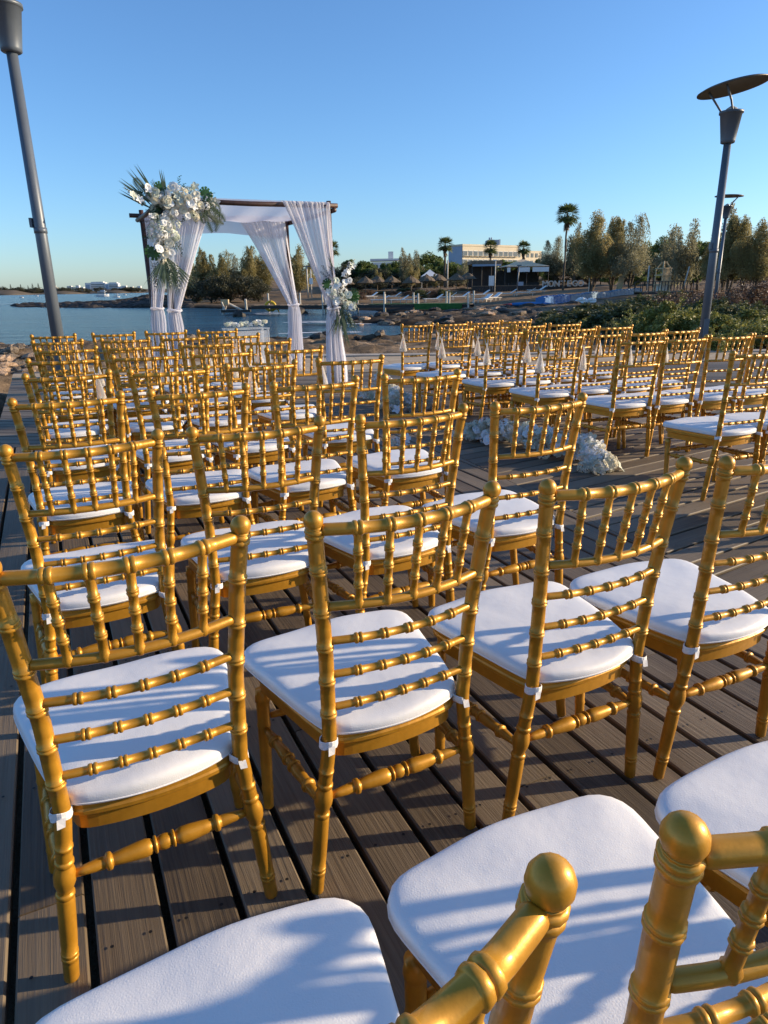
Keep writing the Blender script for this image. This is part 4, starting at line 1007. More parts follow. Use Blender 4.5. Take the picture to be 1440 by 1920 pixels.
# ------------------------------------------------------------------ street lamps
def street_lamp(px, py, d_top, label, Y, z_cup, tilt_az, scale=1.0, base_z=0.0, tilt=12, bracket_az=rad(205)):
    p = at(px, py, Y); p[2] = base_z
    r_ = tag(empty('street_lamp', p), label, 'street lamp', 'lamps along the promenade')
    H = z_cup - base_z; s = scale
    MB().tube([(0, 0, 0), (0, 0, H)], [0.074 * s, 0.056 * s], 20).build('pole', M['pole'], r_, True)
    MB().tube([(0, 0, 0), (0, 0, 0.012), (0, 0, 0.014), (0, 0, 0.05)], [0.15 * s, 0.15 * s, 0.09 * s, 0.085 * s], 16).build('base_plate', M['pole'], r_)
    cup = MB().tube([(0, 0, H - 0.01), (0, 0, H), (0, 0, H + 0.03 * s), (0, 0, H + 0.40 * s), (0, 0, H + 0.402 * s), (0, 0, H + 0.435 * s), (0, 0, H + 0.44 * s)],
                    [0.09 * s, 0.105 * s, 0.108 * s, 0.160 * s, 0.178 * s, 0.178 * s, 0.12 * s], 24).build('lamp_cup', M['pole'], r_, True)
    MB().tube([(0, 0, H + 0.43 * s), (0, 0, H + 0.47 * s), (0, 0, H + 0.51 * s)], [0.10 * s, 0.085 * s, 0.02 * s], 16).build('lens', M['glass'], cup, True)
    MB().tube([(0, 0, H * .52), (0, 0, H * .52 + .06)], 0.071 * s, 18).build('band', M['pole'], r_, True)
    MB().box((-0.075 * s, -0.02, H * .55), (.03, .07, .10)).build('junction_box', M['pole'], r_)
    MB().box((0, -0.074 * s, .55), (.085, .02, .30)).build('access_door', M['pole'], r_)
    a = tilt_az; t = np.array([math.cos(a), math.sin(a), 0]); b_ = np.array([-t[1], t[0], 0]); top = np.array([0, 0, H + 0.43 * s])
    n = np.array([0, 0, 1.0]) * math.cos(rad(tilt)) + t * math.sin(rad(tilt)); ax = np.cross(b_, n)
    ctr = top + np.array([0, 0, 0.33 * s]) + ax * 0.02 * s
    t2 = np.array([math.cos(bracket_az), math.sin(bracket_az), 0]); b2 = np.array([-t2[1], t2[0], 0])
    for sg in (-1, 1):
        q0 = top + b2 * sg * 0.10 * s + t2 * 0.10 * s; q2 = ctr + b2 * sg * 0.16 * s + t2 * 0.33 * s; q2 = q2 - n * (np.dot(q2 - ctr, n) + 0.006)
        q1 = (q0 + q2) / 2 - t2 * 0.04 * s + np.array([0, 0, -0.03])
        MB().tube([q0 - (0, 0, 0.06), q0, q1, q2], 0.016 * s, 8).build('bracket', M['pole'], r_, True)
    th = np.linspace(0, 2 * np.pi, 40, endpoint=False)
    ring = lambda rr2, dz: np.array([ctr + (ax * math.cos(q_) + b_ * math.sin(q_)) * rr2 * 1.12 * s + n * dz * s for q_ in th])
    mb = MB(); mb.loft([ring(0.05, 0.015), ring(0.42, 0.0), ring(0.455, -0.006), ring(0.455, 0.012), ring(0.40, 0.035), ring(0.05, 0.06)])
    mb.build('reflector_disc', M['pole_dark'], r_, True)
    return r_
street_lamp(1313, 671, 0, 'grey street lamp with tilted disc reflector rising behind right block of chairs', 11.9, at(1357, 268, 11.9)[2], rad(165), 1.0, 0.0, 9)
lp = at(112, 655, 8.4); street_lamp(112, 655, 0, 'tall grey street lamp at left edge of deck with cup at frame top', 8.4, at(28, 97, 8.4)[2], rad(35), 1.0)
street_lamp(1343, 545, 0, 'smaller distant grey street lamp among the trees beyond the nearer lamp', 24.0, at(1358, 409, 24.0)[2], rad(-25), 0.85, gh(*at(1343, 545, 24.0)[:2]) - 0.05, 2, rad(-25))

# ------------------------------------------------------------------ vegetation
def leaf_quads(C, size, rg, up=0.0, aspect=0.5, out=None):
    n = len(C); d = rg.standard_normal((n, 3)); d[:, 2] += up
    if out is not None: d += out
    d /= np.linalg.norm(d, axis=1)[:, None]
    s_ = np.cross(d, rg.standard_normal((n, 3))); s_ /= np.linalg.norm(s_, axis=1)[:, None] + 1e-9
    L = (size * rg.uniform(0.6, 1.3, n))[:, None]; W = L * aspect
    V = np.stack([C - d * L * .5, C + s_ * W * .5, C + d * L * .5, C - s_ * W * .5], 1).reshape(-1, 3)
    return V, np.arange(4 * n).reshape(n, 4)
def crown_from_points(C, size, rg, mat, name='crown', up=0.0, aspect=0.5):
    V, Q = leaf_quads(C, size, rg, up, aspect); return fast_mesh(name, V, Q, mat)
def limb_points(p0, p1, n, rg, wob):
    t = np.linspace(0, 1, n)[:, None]; p = p0 + (p1 - p0) * t
    p[1:-1] += rg.standard_normal((n - 2, 3)) * wob; return p
def tamarisk_parts(seed, H=1.0, W=0.32, n=13000, size=0.034, mat='tamarisk', k=14, gap=0.34, zmin=0.08):
    # feathery upright plumes rising from a forked trunk (unit height)
    rg = np.random.default_rng(seed); tr = MB(); C = []
    for q_ in range(3):
        a = 2.1 * q_ + rg.random(); tr.tube(limb_points(np.array([0.01 * q_, 0, -.03]), np.array([0.06 * math.cos(a), 0.06 * math.sin(a), 0.34]), 5, rg, .006), np.linspace(0.017, 0.010, 5), 6)
    wt = []
    for i in range(k):
        a = 2 * np.pi * i / k * 1.0 + rg.uniform(-.5, .5); rr_ = W * (rg.uniform(0.05, 1.0) ** .7) * (0.35 if i < 2 else 1)
        h = (0.96 - 0.05 * i) if i < 2 else rg.uniform(0.42, 1.0) * (1 - 0.22 * (rr_ / W) ** 2)
        p0 = np.array([0.03 * math.cos(a), 0.03 * math.sin(a), rg.uniform(.10, .26)]); p1 = np.array([rr_ * math.cos(a), rr_ * math.sin(a), h])
        pm = np.array([p1[0] * .85, p1[1] * .85, p0[2] + (h - p0[2]) * .42])
        ts = np.linspace(0, 1, 8)[:, None]; P = (1 - ts) ** 2 * p0 + 2 * ts * (1 - ts) * pm + ts ** 2 * p1
        tr.tube(P, np.linspace(0.007, 0.0015, 8), 4)
        m_ = int(n / k * (0.6 + 0.8 * h)); t = rg.beta(1.25, 1.15, m_)[:, None] * 0.95 + 0.05
        c = (1 - t) ** 2 * p0 + 2 * t * (1 - t) * pm + t ** 2 * p1
        r2 = (0.016 + W * 0.40 * np.sin(np.pi * np.clip(0.06 + 0.90 * t, 0, 1)) ** 0.75) * rg.uniform(.65, 1.15)
        nc = 22; cl = rg.standard_normal((nc, 3)); tc = rg.random(nc); which = np.argmin(np.abs(t - tc[None, :]) + 0.5 * rg.random((m_, nc)), axis=1)
        o = cl[which] * 0.50 + rg.standard_normal((m_, 3)) * gap; L_ = np.linalg.norm(o, axis=1)[:, None]; o = o * np.minimum(1, 1.15 / L_)
        c = c + o * r2 * np.array([1, 1, 1.1])
        C.append(c)
    C = np.concatenate(C); C = C[(C[:, 2] > zmin + 0.04 * np.sin(C[:, 0] * 40)) & (C[:, 2] < 1.03)]
    return tr.mesh('trunk', M['bark'], True), crown_from_points(C, size, rg, M[mat], 'crown', 0.9, 0.40)
def broad_parts(seed, n=9000, size=0.05, mat='green', W=0.5, low=0.25, squash=1.0, trunk=True, blobs=26):
    rg = np.random.default_rng(seed); tr = MB(); C = []
    tr.tube(limb_points(np.array([0, 0, -.03]), np.array([0.0, 0, low + .15]), 4, rg, .01), np.linspace(0.035, 0.022, 4), 7)
    for i in range(blobs):
        v = rg.standard_normal(3); v /= np.linalg.norm(v); v *= rg.uniform(.35, 1) ** .6
        c = np.array([v[0] * W * .8, v[1] * W * .8, low + (1 - low) * (0.5 + 0.42 * v[2] * squash)])
        if i % 3 == 0: tr.tube(limb_points(np.array([0, 0, low * .8]), c, 4, rg, .02), np.linspace(0.014, 0.003, 4), 5)
        m_ = n // blobs; d = rg.standard_normal((m_, 3)); d /= np.linalg.norm(d, axis=1)[:, None]
        C.append(c + d * (rg.random((m_, 1)) ** .45) * rg.uniform(.10, .19) * np.array([1, 1, .85]) * (W / .5) ** .5)
    C = np.concatenate(C); C = C[C[:, 2] > 0.02]
    return tr.mesh('trunk', M['bark'], True), crown_from_points(C, size, rg, M[mat], 'crown', 0.25, 0.55)
def palm_parts(seed, H=1.0, crown=0.16, n=40, skirt=0.10, thick=0.018):
    rg = np.random.default_rng(seed); tr = MB()
    zt = 1 - crown * 0.55
    pts = limb_points(np.array([0, 0, -.03]), np.array([rg.uniform(-.02, .02), 0, zt]), 12, rg, .002)
    rs = thick * (1 + 0.10 * np.sin(np.arange(12) * 2.1)); rs[0] *= 1.3
    tr.tube(pts, rs, 8)
    top = pts[-1]; V, Q, k = [], [], 0
    def fan(base, d, L, nl, spread):
        nonlocal k
        s_ = np.cross(d, [0, 0, 1.0]); s_ /= np.linalg.norm(s_) + 1e-9; u_ = np.cross(s_, d)
        c = base + d * L * .45
        for q_ in range(nl):
            a = spread * (q_ / (nl - 1) - .5) * 2
            e = d * math.cos(a) + s_ * math.sin(a) + u_ * rg.uniform(-.15, .05)
            tip = c + e * L * .62 - np.array([0, 0, 0.18 * L * rg.random()]); w_ = np.cross(e, u_) * L * .055
            V.extend([c, (c + tip) / 2 + w_, tip, (c + tip) / 2 - w_]); Q.append((k, k + 1, k + 2, k + 3)); k += 4
        V.extend([base, base + s_ * .004, c, base - s_ * .004]); Q.append((k, k + 1, k + 2, k + 3)); k += 4
    for i in range(n):
        a = i * 2.4; e = rad(78 - 118 * (i / n) ** 0.9)
        fan(top, np.array([math.cos(a) * math.cos(e), math.sin(a) * math.cos(e), math.sin(e)]), crown * rg.uniform(.85, 1.1), 11, rad(62))
    cr = fast_mesh('crown', np.array(V), np.array(Q), M['palm'])
    V, Q, k = [], [], 0
    for i in range(22):
        a = i * 2.4; e = rad(-55 - 30 * rg.random()); z = rg.uniform(0, skirt)
        fan(top - np.array([0, 0, z]), np.array([math.cos(a) * math.cos(e), math.sin(a) * math.cos(e), math.sin(e)]), crown * .55, 7, rad(35))
    return tr.mesh('trunk', M['bark'], True), cr, fast_mesh('dry_skirt', np.array(V), np.array(Q), M['dead_palm'])
def conifer_parts(seed):
    rg = np.random.default_rng(seed); tr = MB(); tr.tube([(0, 0, -.03), (0, 0, 1)], [0.018, 0.003], 6); C = []
    for z in np.linspace(.18, .98, 15):
        r_ = 0.24 * (1 - z) + 0.015
        for q_ in range(7):
            a = q_ * .9 + z * 17; t = rg.random((16, 1)) ** .7
            C.append(np.array([0, 0, z]) + t * np.array([math.cos(a) * r_, math.sin(a) * r_, -0.02]) + rg.standard_normal((16, 3)) * .008)
    return tr.mesh('trunk', M['bark']), crown_from_points(np.concatenate(C), 0.035, rg, M['hedge'], 'crown', 0, .5)
PARTS = {
 'tam': [tamarisk_parts(i, mat='tamarisk', W=w_) for i, w_ in ((1, .22), (2, .30), (3, .26), (4, .34))],
 'tamg': [tamarisk_parts(10 + i, mat='tamarisk2', W=w_, n=7000, gap=.30) for i, w_ in ((1, .22), (2, .28), (3, .32))],
 'big': [tamarisk_parts(20 + i, mat='tamarisk' if i != 2 else 'tamarisk2', W=w_, n=30000, size=0.022, zmin=.25) for i, w_ in ((1, .28), (2, .34), (3, .31))],
 'green': [broad_parts(30 + i, mat='green', W=w_) for i, w_ in ((1, .5), (2, .62), (3, .42))],
 'hedge': [broad_parts(40 + i, mat='hedge', W=w_, low=.06, n=5200, size=.055, blobs=36) for i, w_ in ((1, .7), (2, .9))],
 'palm': [palm_parts(50 + i, crown=.21, n=46, skirt=.16, thick=.022) for i in range(3)], 'tallpalm': [palm_parts(60, crown=0.17, skirt=0.12, thick=.012, n=46)],
 'conifer': [conifer_parts(70)],
}
def plant(kind, i, px, py_top, Y, label, cat='tree', group=None, name=None, base=None, wscale=1.0, yaw=None):
    p = at(px, py_top, Y); zb = gh(p[0], p[1]) if base is None else base
    H = max(0.3, p[2] - zb)
    nm = name or {'tam': 'tamarisk_tree', 'tamg': 'tamarisk_tree', 'big': 'tamarisk_tree', 'green': 'evergreen_tree', 'hedge': 'hedge_shrub', 'palm': 'fan_palm', 'tallpalm': 'fan_palm', 'conifer': 'conifer_tree'}[kind]
    r_ = tag(empty(nm, (p[0], p[1], zb), RNG.random() * 6 if yaw is None else yaw), label, cat, group)
    for me in PARTS[kind][i % len(PARTS[kind])]:
        place(me.name.split('.')[0], me, r_, None, None, (H * wscale, H * wscale, H))
    return r_
NTH = 'first second third fourth fifth sixth seventh eighth ninth tenth eleventh twelfth thirteenth fourteenth fifteenth sixteenth seventeenth eighteenth nineteenth twentieth twenty-first twenty-second twenty-third twenty-fourth twenty-fifth'.split()
GB = 'trees on the bank beyond the water'
# bank seen through the arch
plant('tam', 0, 376, 462, 125, 'tall golden tamarisk just right of the front left curtain', group=GB)
plant('tam', 1, 412, 466, 122, 'broad tamarisk rising behind the dark hedge, left part of the arch opening', group=GB)
plant('tamg', 2, 436, 474, 128, 'lower greyish tamarisk at middle of the arch opening', group=GB)
plant('tam', 2, 461, 459, 124, 'slim tall tamarisk beside the back right curtain', group=GB)
plant('tam', 3, 486, 470, 126, 'tamarisk half hidden behind the back right curtain', group=GB)
plant('tam', 3, 340, 470, 130, 'tamarisk hidden behind the sheer front left curtain', group=GB)
plant('tam', 1, 556, 457, 118, 'lone rounded golden tree standing between the back right post and right curtain', group=GB, wscale=1.05)
plant('green', 1, 400, 500, 140, 'dark green tree crown behind the bank tamarisks', group=GB)
plant('palm', 0, 622, 457, 128, 'fan palm directly behind the right front post of the arch', group='fan palms along the shore')
for i, (px, top, Y, w_) in enumerate([(365, 522, 112, 1.1), (392, 517, 110, 1.1), (425, 512, 109, 1.1), (455, 514, 110, 1.1), (482, 520, 110, 1.0)]):
    plant('hedge', i, px, top, Y, ['dark hedge mass at left end of the bank under the trees', 'dark hedge clump second from left on the bank', 'dark hedge clump in centre of the arch opening', 'dark hedge clump left of the back right curtain', 'dark hedge clump behind the back right curtain'][i], 'hedge', 'dark hedge along the bank', wscale=w_)
# tree belt between the arch and the hotel
belt = [('green', 0, 655, 487, 150, 'broad green tree right of the side flower spray'), ('green', 1, 690, 490, 152, 'dark green tree with light palm leaves left of the slim tamarisk'), ('green', 2, 722, 492, 156, 'dark green tree below the low white roof'),
        ('tam', 1, 708, 503, 132, 'small golden tamarisk bush standing low on the beach'), ('tamg', 0, 758, 462, 140, 'tall thin pale tamarisk left of the palms'), ('tamg', 1, 776, 466, 142, 'second thin pale tamarisk beside the tallest thin one'),
        ('tam', 3, 772, 492, 126, 'wide brown tamarisk behind the straw parasols'), ('green', 1, 806, 470, 160, 'dark green tree left of the first tall palm'), ('green', 0, 826, 490, 150, 'green tree at foot of the first tall palm'),
        ('tam', 2, 815, 512, 120, 'small dry tamarisk beside the white tent peak'), ('tamg', 2, 872, 488, 128, 'wide dull tamarisk in front of the hotel'), ('tam', 0, 945, 505, 122, 'low dry tamarisk left of the tan canopy'), ('green', 2, 912, 489, 165, 'green tree hiding the hotel ground floor'), ('green', 1, 962, 488, 168, 'green tree behind the tan canopy'), ('green', 0, 880, 494, 172, 'green crown below the hotel windows'), ('green', 0, 1012, 486, 170, 'green tree filling the gap right of the hotel'), ('green', 2, 745, 498, 150, 'small dark evergreen behind the wide brown tamarisk')]
for k, i, px, top, Y, lab in belt: plant(k, i, px, top, Y, lab, group='trees behind the beach')
for i, (px, top, Y, lab) in enumerate([(835, 449, 128, 'first tall fan palm in front of hotel left end'), (921, 455, 138, 'fan palm in front of hotel middle beside the blue tower'), (982, 456, 140, 'fan palm right of the blue tower above the tan canopy')]):
    plant('palm', i, px, top, Y, lab, 'palm tree', 'fan palms along the shore')
plant('tallpalm', 0, 1065, 388, 95, 'tallest slender fan palm rising above the tamarisks', 'palm tree', 'fan palms along the shore')
for i in range(13):
    px = 640 + i * 21; plant('green' if i % 3 else 'hedge', i, px, 497 + 9 * math.sin(i * 2.3), 146 + 4 * math.sin(i * 1.7), ('rounded evergreen' if i % 3 else 'dark leafy evergreen') + f' in tree belt behind the beach, {NTH[i]} counted from the arch', group='tree belt between arch and hotel', wscale=1.35, name='evergreen_tree')
for i in range(12):
    px = 842 + i * 17; plant('green', i, px, 492 + 5 * math.sin(i * 2.9), 172 + 4 * math.sin(i * 1.3), f'rounded evergreen hiding the hotel ground floor, {NTH[i]} counted from its left end', group='evergreens below the hotel', wscale=1.2, name='evergreen_tree')
for i in range(20):
    px = 628 + i * 21; plant('hedge', i, px, 523 + 4 * math.sin(i * 1.9), 134 + 4 * math.sin(i * 2.7), f'low dark hedge shrub at back of the beach, {NTH[i]} counted from the arch', 'hedge', 'low hedge at back of the beach', wscale=1.7)
# large tamarisks on the right
rt = [('big', 1, 1046, 440, 108, 'left edge tamarisk of the large grove under the tallest palm', 1.0), ('tamg', 0, 1082, 415, 106, 'thin grey tamarisk beside the tallest palm', .9), ('big', 0, 1122, 390, 74, 'tallest tamarisk of the grove with pointed top', 1.0), ('big', 2, 1158, 402, 78, 'tamarisk second tallest in grove, right of the pointed one', .9),
      ('big', 1, 1192, 398, 72, 'wide golden tamarisk at right end of the grove', .95), ('tamg', 1, 1270, 415, 66, 'thin see-through tamarisk left of the nearer lamp pole', .9), ('tamg', 2, 1296, 408, 64, 'thin see-through tamarisk touching the nearer lamp pole', .85), ('green', 1, 1235, 440, 90, 'dark evergreen in the gap behind the cage tower', .8), ('green', 0, 1318, 452, 70, 'dark evergreen behind the nearer lamp pole', 1.0),
      ('big', 2, 1385, 400, 52, 'brown tamarisk right of the distant lamp', 1.0), ('big', 0, 1432, 405, 50, 'golden brown tamarisk at right edge of the view', 1.1), ('tamg', 0, 1378, 372, 60, 'thin bare topped tamarisk above the distant lamp', .8), ('big', 1, 1410, 415, 58, 'tamarisk between the two brown trees at right edge', 1.1), ('big', 0, 1348, 425, 62, 'tamarisk behind the distant lamp pole', .9), ('big', 2, 1475, 395, 54, 'tamarisk partly cut by right edge of the view', 1.1), ('green', 2, 1215, 470, 95, 'low green tree between grove and cage tower', 1.0), ('green', 1, 1150, 503, 92, 'green undergrowth tree beneath the grove', 1.2), ('green', 0, 1195, 505, 84, 'green shrubby tree right of the leaning board', 1.2), ('green', 2, 1300, 500, 72, 'yellow green shrub tree near white stakes', 1.2)]
for k, i, px, top, Y, lab, w_ in rt: plant(k, i, px, top, Y, lab, group='trees on the right shore', wscale=w_)
for i in range(19):
    px = 1036 + i * 23; plant('hedge' if i % 2 else 'green', i, px, 500 + 7 * math.sin(i * 2.1), 112 - i * 1.4, ('dark leafy undergrowth' if i % 2 else 'green undergrowth') + f' tree behind the grove, {NTH[i]} counted from the sign', group='undergrowth behind the grove', wscale=1.35, name='undergrowth_tree')
# shrubs close to the deck on the right
def bush_mesh(seed, mat, n=15000, size=0.07, tall=1.0, spiky=0.4, domes=20):
    rg = np.random.default_rng(seed); C = []
    for i in range(domes):
        a = i * 2.4 + rg.uniform(-.3, .3); r_ = math.sqrt((i + .3) / domes) * .82; top = (1 - r_ ** 2 * .6) * rg.uniform(.6, 1.0) * tall; R_ = rg.uniform(.16, .30)
        m_ = n // domes; d = rg.standard_normal((m_, 3)); d[:, 2] = np.abs(d[:, 2]) * 1.2 - .25; d /= np.linalg.norm(d, axis=1)[:, None]
        q_ = d * (rg.random((m_, 1)) ** .3) * R_ * np.array([1, 1, 1.25]) * (1 + .18 * np.sin(d[:, :1] * 9 + i) * np.sin(d[:, 1:2] * 8))
        C.append(np.array([r_ * math.cos(a), r_ * math.sin(a), max(.1, top - R_ * 1.25)]) + q_)
        k_ = m_ // 6; t = rg.random((k_, 1)); b0 = np.array([r_ * math.cos(a), r_ * math.sin(a), top * .3])   # loose shoots above
        tip = b0 + np.array([rg.normal() * .15, rg.normal() * .15, top * .8]); C.append(b0 + (tip - b0) * t + rg.standard_normal((k_, 3)) * .03)
    C = np.concatenate(C); C = C[C[:, 2] > 0]
    return crown_from_points(C, size, rg, M[mat], 'foliage', spiky, 0.42)
def stems_mesh(seed):
    rg = np.random.default_rng(seed); mb = MB()
    for i in range(16):
        a = rg.random() * 6.28; r_ = rg.random() * .8
        mb.tube([(0.1 * math.cos(a), 0.1 * math.sin(a), -.1), (r_ * .6 * math.cos(a), r_ * .6 * math.sin(a), .35), (r_ * math.cos(a), r_ * math.sin(a), .75 * (1 - r_ * r_ * .6))], [.014, .010, .003], 5)
    return mb.mesh('stems', M['bark'])
BUSH = {'bush': [bush_mesh(1, 'bush'), bush_mesh(2, 'bush')], 'bush_dark': [bush_mesh(3, 'bush_dark'), bush_mesh(4, 'bush_dark')], 'bush_dry': [bush_mesh(5, 'bush_dry', 12000, .05, 1, .9), bush_mesh(6, 'bush_dry', 12000, .045, 1, .9)]}
STEM = stems_mesh(1)
def shrub(kind, i, px, py_top, Y, width, label):
    p = at(px, py_top, Y); zb = gh(p[0], p[1]) - .05; H = max(.25, p[2] - zb)
    r_ = tag(empty('shrub', (p[0], p[1], zb), RNG.random() * 6), label, 'shrub', 'shrubs beyond the right side of the deck')
    place('foliage', BUSH[kind][i % 2], r_, None, None, (width, width, H)); place('stems', STEM, r_, None, None, (width, width, H))
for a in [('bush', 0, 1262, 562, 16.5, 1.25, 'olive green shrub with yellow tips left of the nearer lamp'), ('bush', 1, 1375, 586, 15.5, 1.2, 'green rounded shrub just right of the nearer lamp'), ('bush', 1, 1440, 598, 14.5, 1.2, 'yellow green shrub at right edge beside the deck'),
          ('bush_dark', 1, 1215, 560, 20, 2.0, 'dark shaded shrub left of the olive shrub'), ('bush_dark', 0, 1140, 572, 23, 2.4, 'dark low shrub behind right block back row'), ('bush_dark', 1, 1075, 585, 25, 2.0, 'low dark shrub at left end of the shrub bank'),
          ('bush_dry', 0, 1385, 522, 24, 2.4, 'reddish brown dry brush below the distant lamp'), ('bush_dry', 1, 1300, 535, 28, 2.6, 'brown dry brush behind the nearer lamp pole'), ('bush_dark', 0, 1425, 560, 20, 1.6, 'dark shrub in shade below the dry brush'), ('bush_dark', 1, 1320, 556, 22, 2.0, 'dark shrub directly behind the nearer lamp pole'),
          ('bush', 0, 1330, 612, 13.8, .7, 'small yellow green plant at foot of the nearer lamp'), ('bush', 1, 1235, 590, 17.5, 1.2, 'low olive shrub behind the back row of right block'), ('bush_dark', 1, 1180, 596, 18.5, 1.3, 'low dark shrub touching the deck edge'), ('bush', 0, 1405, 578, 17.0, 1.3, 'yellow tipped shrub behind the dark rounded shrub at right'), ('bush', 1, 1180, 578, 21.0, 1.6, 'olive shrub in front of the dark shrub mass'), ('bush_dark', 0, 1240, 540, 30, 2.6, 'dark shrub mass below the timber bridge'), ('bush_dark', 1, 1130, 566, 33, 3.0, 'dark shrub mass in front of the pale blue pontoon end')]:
    shrub(*a)

for i in range(22):
    px = 640 + 13 * i + RNG.uniform(-5, 5); Y = RNG.uniform(92, 118)
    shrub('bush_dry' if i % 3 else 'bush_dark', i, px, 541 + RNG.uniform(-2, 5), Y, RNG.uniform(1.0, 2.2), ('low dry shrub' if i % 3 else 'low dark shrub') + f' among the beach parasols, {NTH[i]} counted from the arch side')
# ------------------------------------------------------------------ buildings and beach things
def box_at(mb, a, b_, z0, z1, th=0.3): pass
def facing(px0, px1, Y, y1=None):
    p0 = at(px0, 540, Y); p1 = at(px1, 540, y1 or Y); d = p1 - p0; d[2] = 0
    return p0, p1, math.atan2(d[1], d[0]), np.linalg.norm(d[:2])
# hotel
p0, p1, yaw, W = facing(866, 968, 300, 318)
zt = at(866, 461, 300)[2]
ho = tag(empty('hotel_building', (p0[0], p0[1], 0), yaw), 'long cream hotel with two visible rows of windows behind the palms', 'building')
MB().box((W / 2, 4.5, zt / 2), (W, 9, zt)).build('wall', M['cream_wall'], ho)
MB().box((W / 2, 4.4, zt + 0.35), (W + .4, 9.2, .7)).build('parapet', M['cream_wall'], ho)
MB().box((-.06, 4.5, zt / 2), (.12, 8.6, zt - .2)).build('side_wall', M['blue_wall_and_shade'], ho)  # thin sheet over the cream end wall, its shade painted in blue-grey
nw = 11
for fl in range(4):
    for k in range(nw):
        x = W * (k + .5) / nw; z = zt - 2.9 - fl * 3.3
        fr = MB().box((x, -0.04, z), (W / nw * .82, .20, 2.2)).build('window_frame', M['white_wall'], ho)
        MB().box((x, -0.16, z), (W / nw * .70, .08, 1.9)).build('pane', M['window'], fr)
        MB().box((x, -0.55, z - 1.0), (W / nw * .80, .9, .14)).build('balcony', M['cream_wall'], fr)
p0, p1, yaw, W = facing(916, 937, 310)
zt2 = at(916, 448, 310)[2]
tw = tag(empty('tower_building', (p0[0], p0[1] + 6, 0), yaw), 'blue grey rooftop tower block rising behind the cream hotel', 'building')
MB().box((W / 2, 4, zt2 / 2), (W, 8, zt2)).build('wall', M['blue_wall_and_shade'], tw); MB().box((W + .3, 4, zt2 / 2), (.6, 8.1, zt2 + .2)).build('side_wall', M['white_wall'], tw)
for x in (.8, 1.7): MB().tube([(x, 1, zt2), (x, 1, zt2 + 1.0)], .3, 8).build('chimney', M['blue_wall_and_shade'], tw)
p0, p1, yaw, W = facing(938, 1012, 330, 345)
zt3 = at(1000, 468, 330)[2]
h3 = tag(empty('apartment_building', (p0[0], p0[1], 0), yaw), 'stepped cream building with domed roof right of the blue tower', 'building')
MB().box((W * .62, 6, zt3 / 2), (W * .76, 12, zt3)).build('wall', M['cream_wall'], h3)
MB().box((W * .12, 5, zt3 / 2 - 1), (W * .24, 9, zt3 - 2)).build('low_wing', M['cream_wall'], h3)
MB().box((W * .36, 4, zt3 + 1.0), (W * .22, 6, 2.6)).build('roof_box', M['blue_wall_and_shade'], h3)
mb = MB(); n = 16; th = np.linspace(0, 2 * np.pi, n, endpoint=False)
mb.loft([np.c_[W * .22 + 2.2 * math.cos(e) * np.cos(th), 3 + 2.2 * math.cos(e) * np.sin(th), np.full(n, zt3 + .2 + 2.2 * math.sin(e))] for e in np.linspace(0, 1.5, 6)]); mb.build('dome', M['blue_wall_and_shade'], h3, True)
for k in range(6):
    for fl in range(3): MB().box((W * (.32 + .11 * k), -0.05, zt3 - 2 - 3.2 * fl), (W * .06, .2, 1.8)).build('window', M['window'], h3)
# low white roofs among trees
p0, p1, yaw, W = facing(698, 752, 230)
zt4 = at(720, 485, 230)[2]
vb = tag(empty('villa_building', (p0[0], p0[1], 0), yaw), 'low white building mostly hidden behind trees left of palms', 'building')
MB().box((W / 2, 4, zt4 / 2 - .5), (W, 8, zt4 - 1)).build('wall', M['white_wall'], vb); MB().box((W / 2, 4, zt4 - .3), (W + 1, 9, .6)).build('roof', M['white_wall'], vb)
MB().box((W * .66, 3, zt4 + 1), (1.6, 1.6, 2.4)).build('chimney', M['white_wall'], vb)
for k in range(4): MB().box((W * (k + .5) / 4, -.05, zt4 - 2.6), (1.6, .2, 1.6)).build('window', M['window'], vb)
# white tent peak
p = at(806, 505, 135)
zb = gh(p[0], p[1])
tn = tag(empty('white_tent', (p[0], p[1], zb)), 'small white peaked tent among the beach trees', 'tent')
h_ = p[2] - zb
MB().loft([np.array([(-1.7, -1.7, h_ * .62), (1.7, -1.7, h_ * .62), (1.7, 1.7, h_ * .62), (-1.7, 1.7, h_ * .62)]), np.array([(-.6, -.6, h_ * .85), (.6, -.6, h_ * .85), (.6, .6, h_ * .85), (-.6, .6, h_ * .85)]), np.array([(-.03, -.03, h_), (.03, -.03, h_), (.03, .03, h_), (-.03, .03, h_)])]).build('roof', M['white'], tn)
for x in (-1.6, 1.6):
    for y in (-1.6, 1.6): MB().tube([(x, y, 0), (x, y, h_ * .62)], .05, 6).build('pole', M['white'], tn)
# beach bar: dark pavilion and tan canopy
p0, p1, yaw, W = facing(884, 937, 112)
zb = gh(p0[0], p0[1]); zt5 = at(910, 492, 112)[2] - zb
pv = tag(empty('bar_pavilion', (p0[0], p0[1], zb), yaw), 'dark open beach bar pavilion with flat brown roof', 'building')
MB().box((W / 2, 2, zt5), (W + .4, 5, .5)).build('roof', M['timber'], pv); MB().box((W / 2, -.55, zt5 - .42), (W, .15, .3)).build('fascia', M['blue_wall_and_shade'], pv)
MB().box((W / 2, 4.2, zt5 / 2), (W, .2, zt5 - .6)).build('back_wall', M['dark'], pv)
for k in range(4): MB().tube([(W * k / 3, -.4, 0), (W * k / 3, -.4, zt5 - .25)], .08, 8).build('post', M['dark'], pv)
MB().box((W * .45, 1.2, .55), (W * .8, .7, 1.1)).build('counter', M['dark'], pv)
p0, p1, yaw, W = facing(944, 1028, 104)
zb = gh(p0[0], p0[1]); pk = at(990, 486, 108)[2] - zb; ez = at(944, 500, 104)[2] - zb
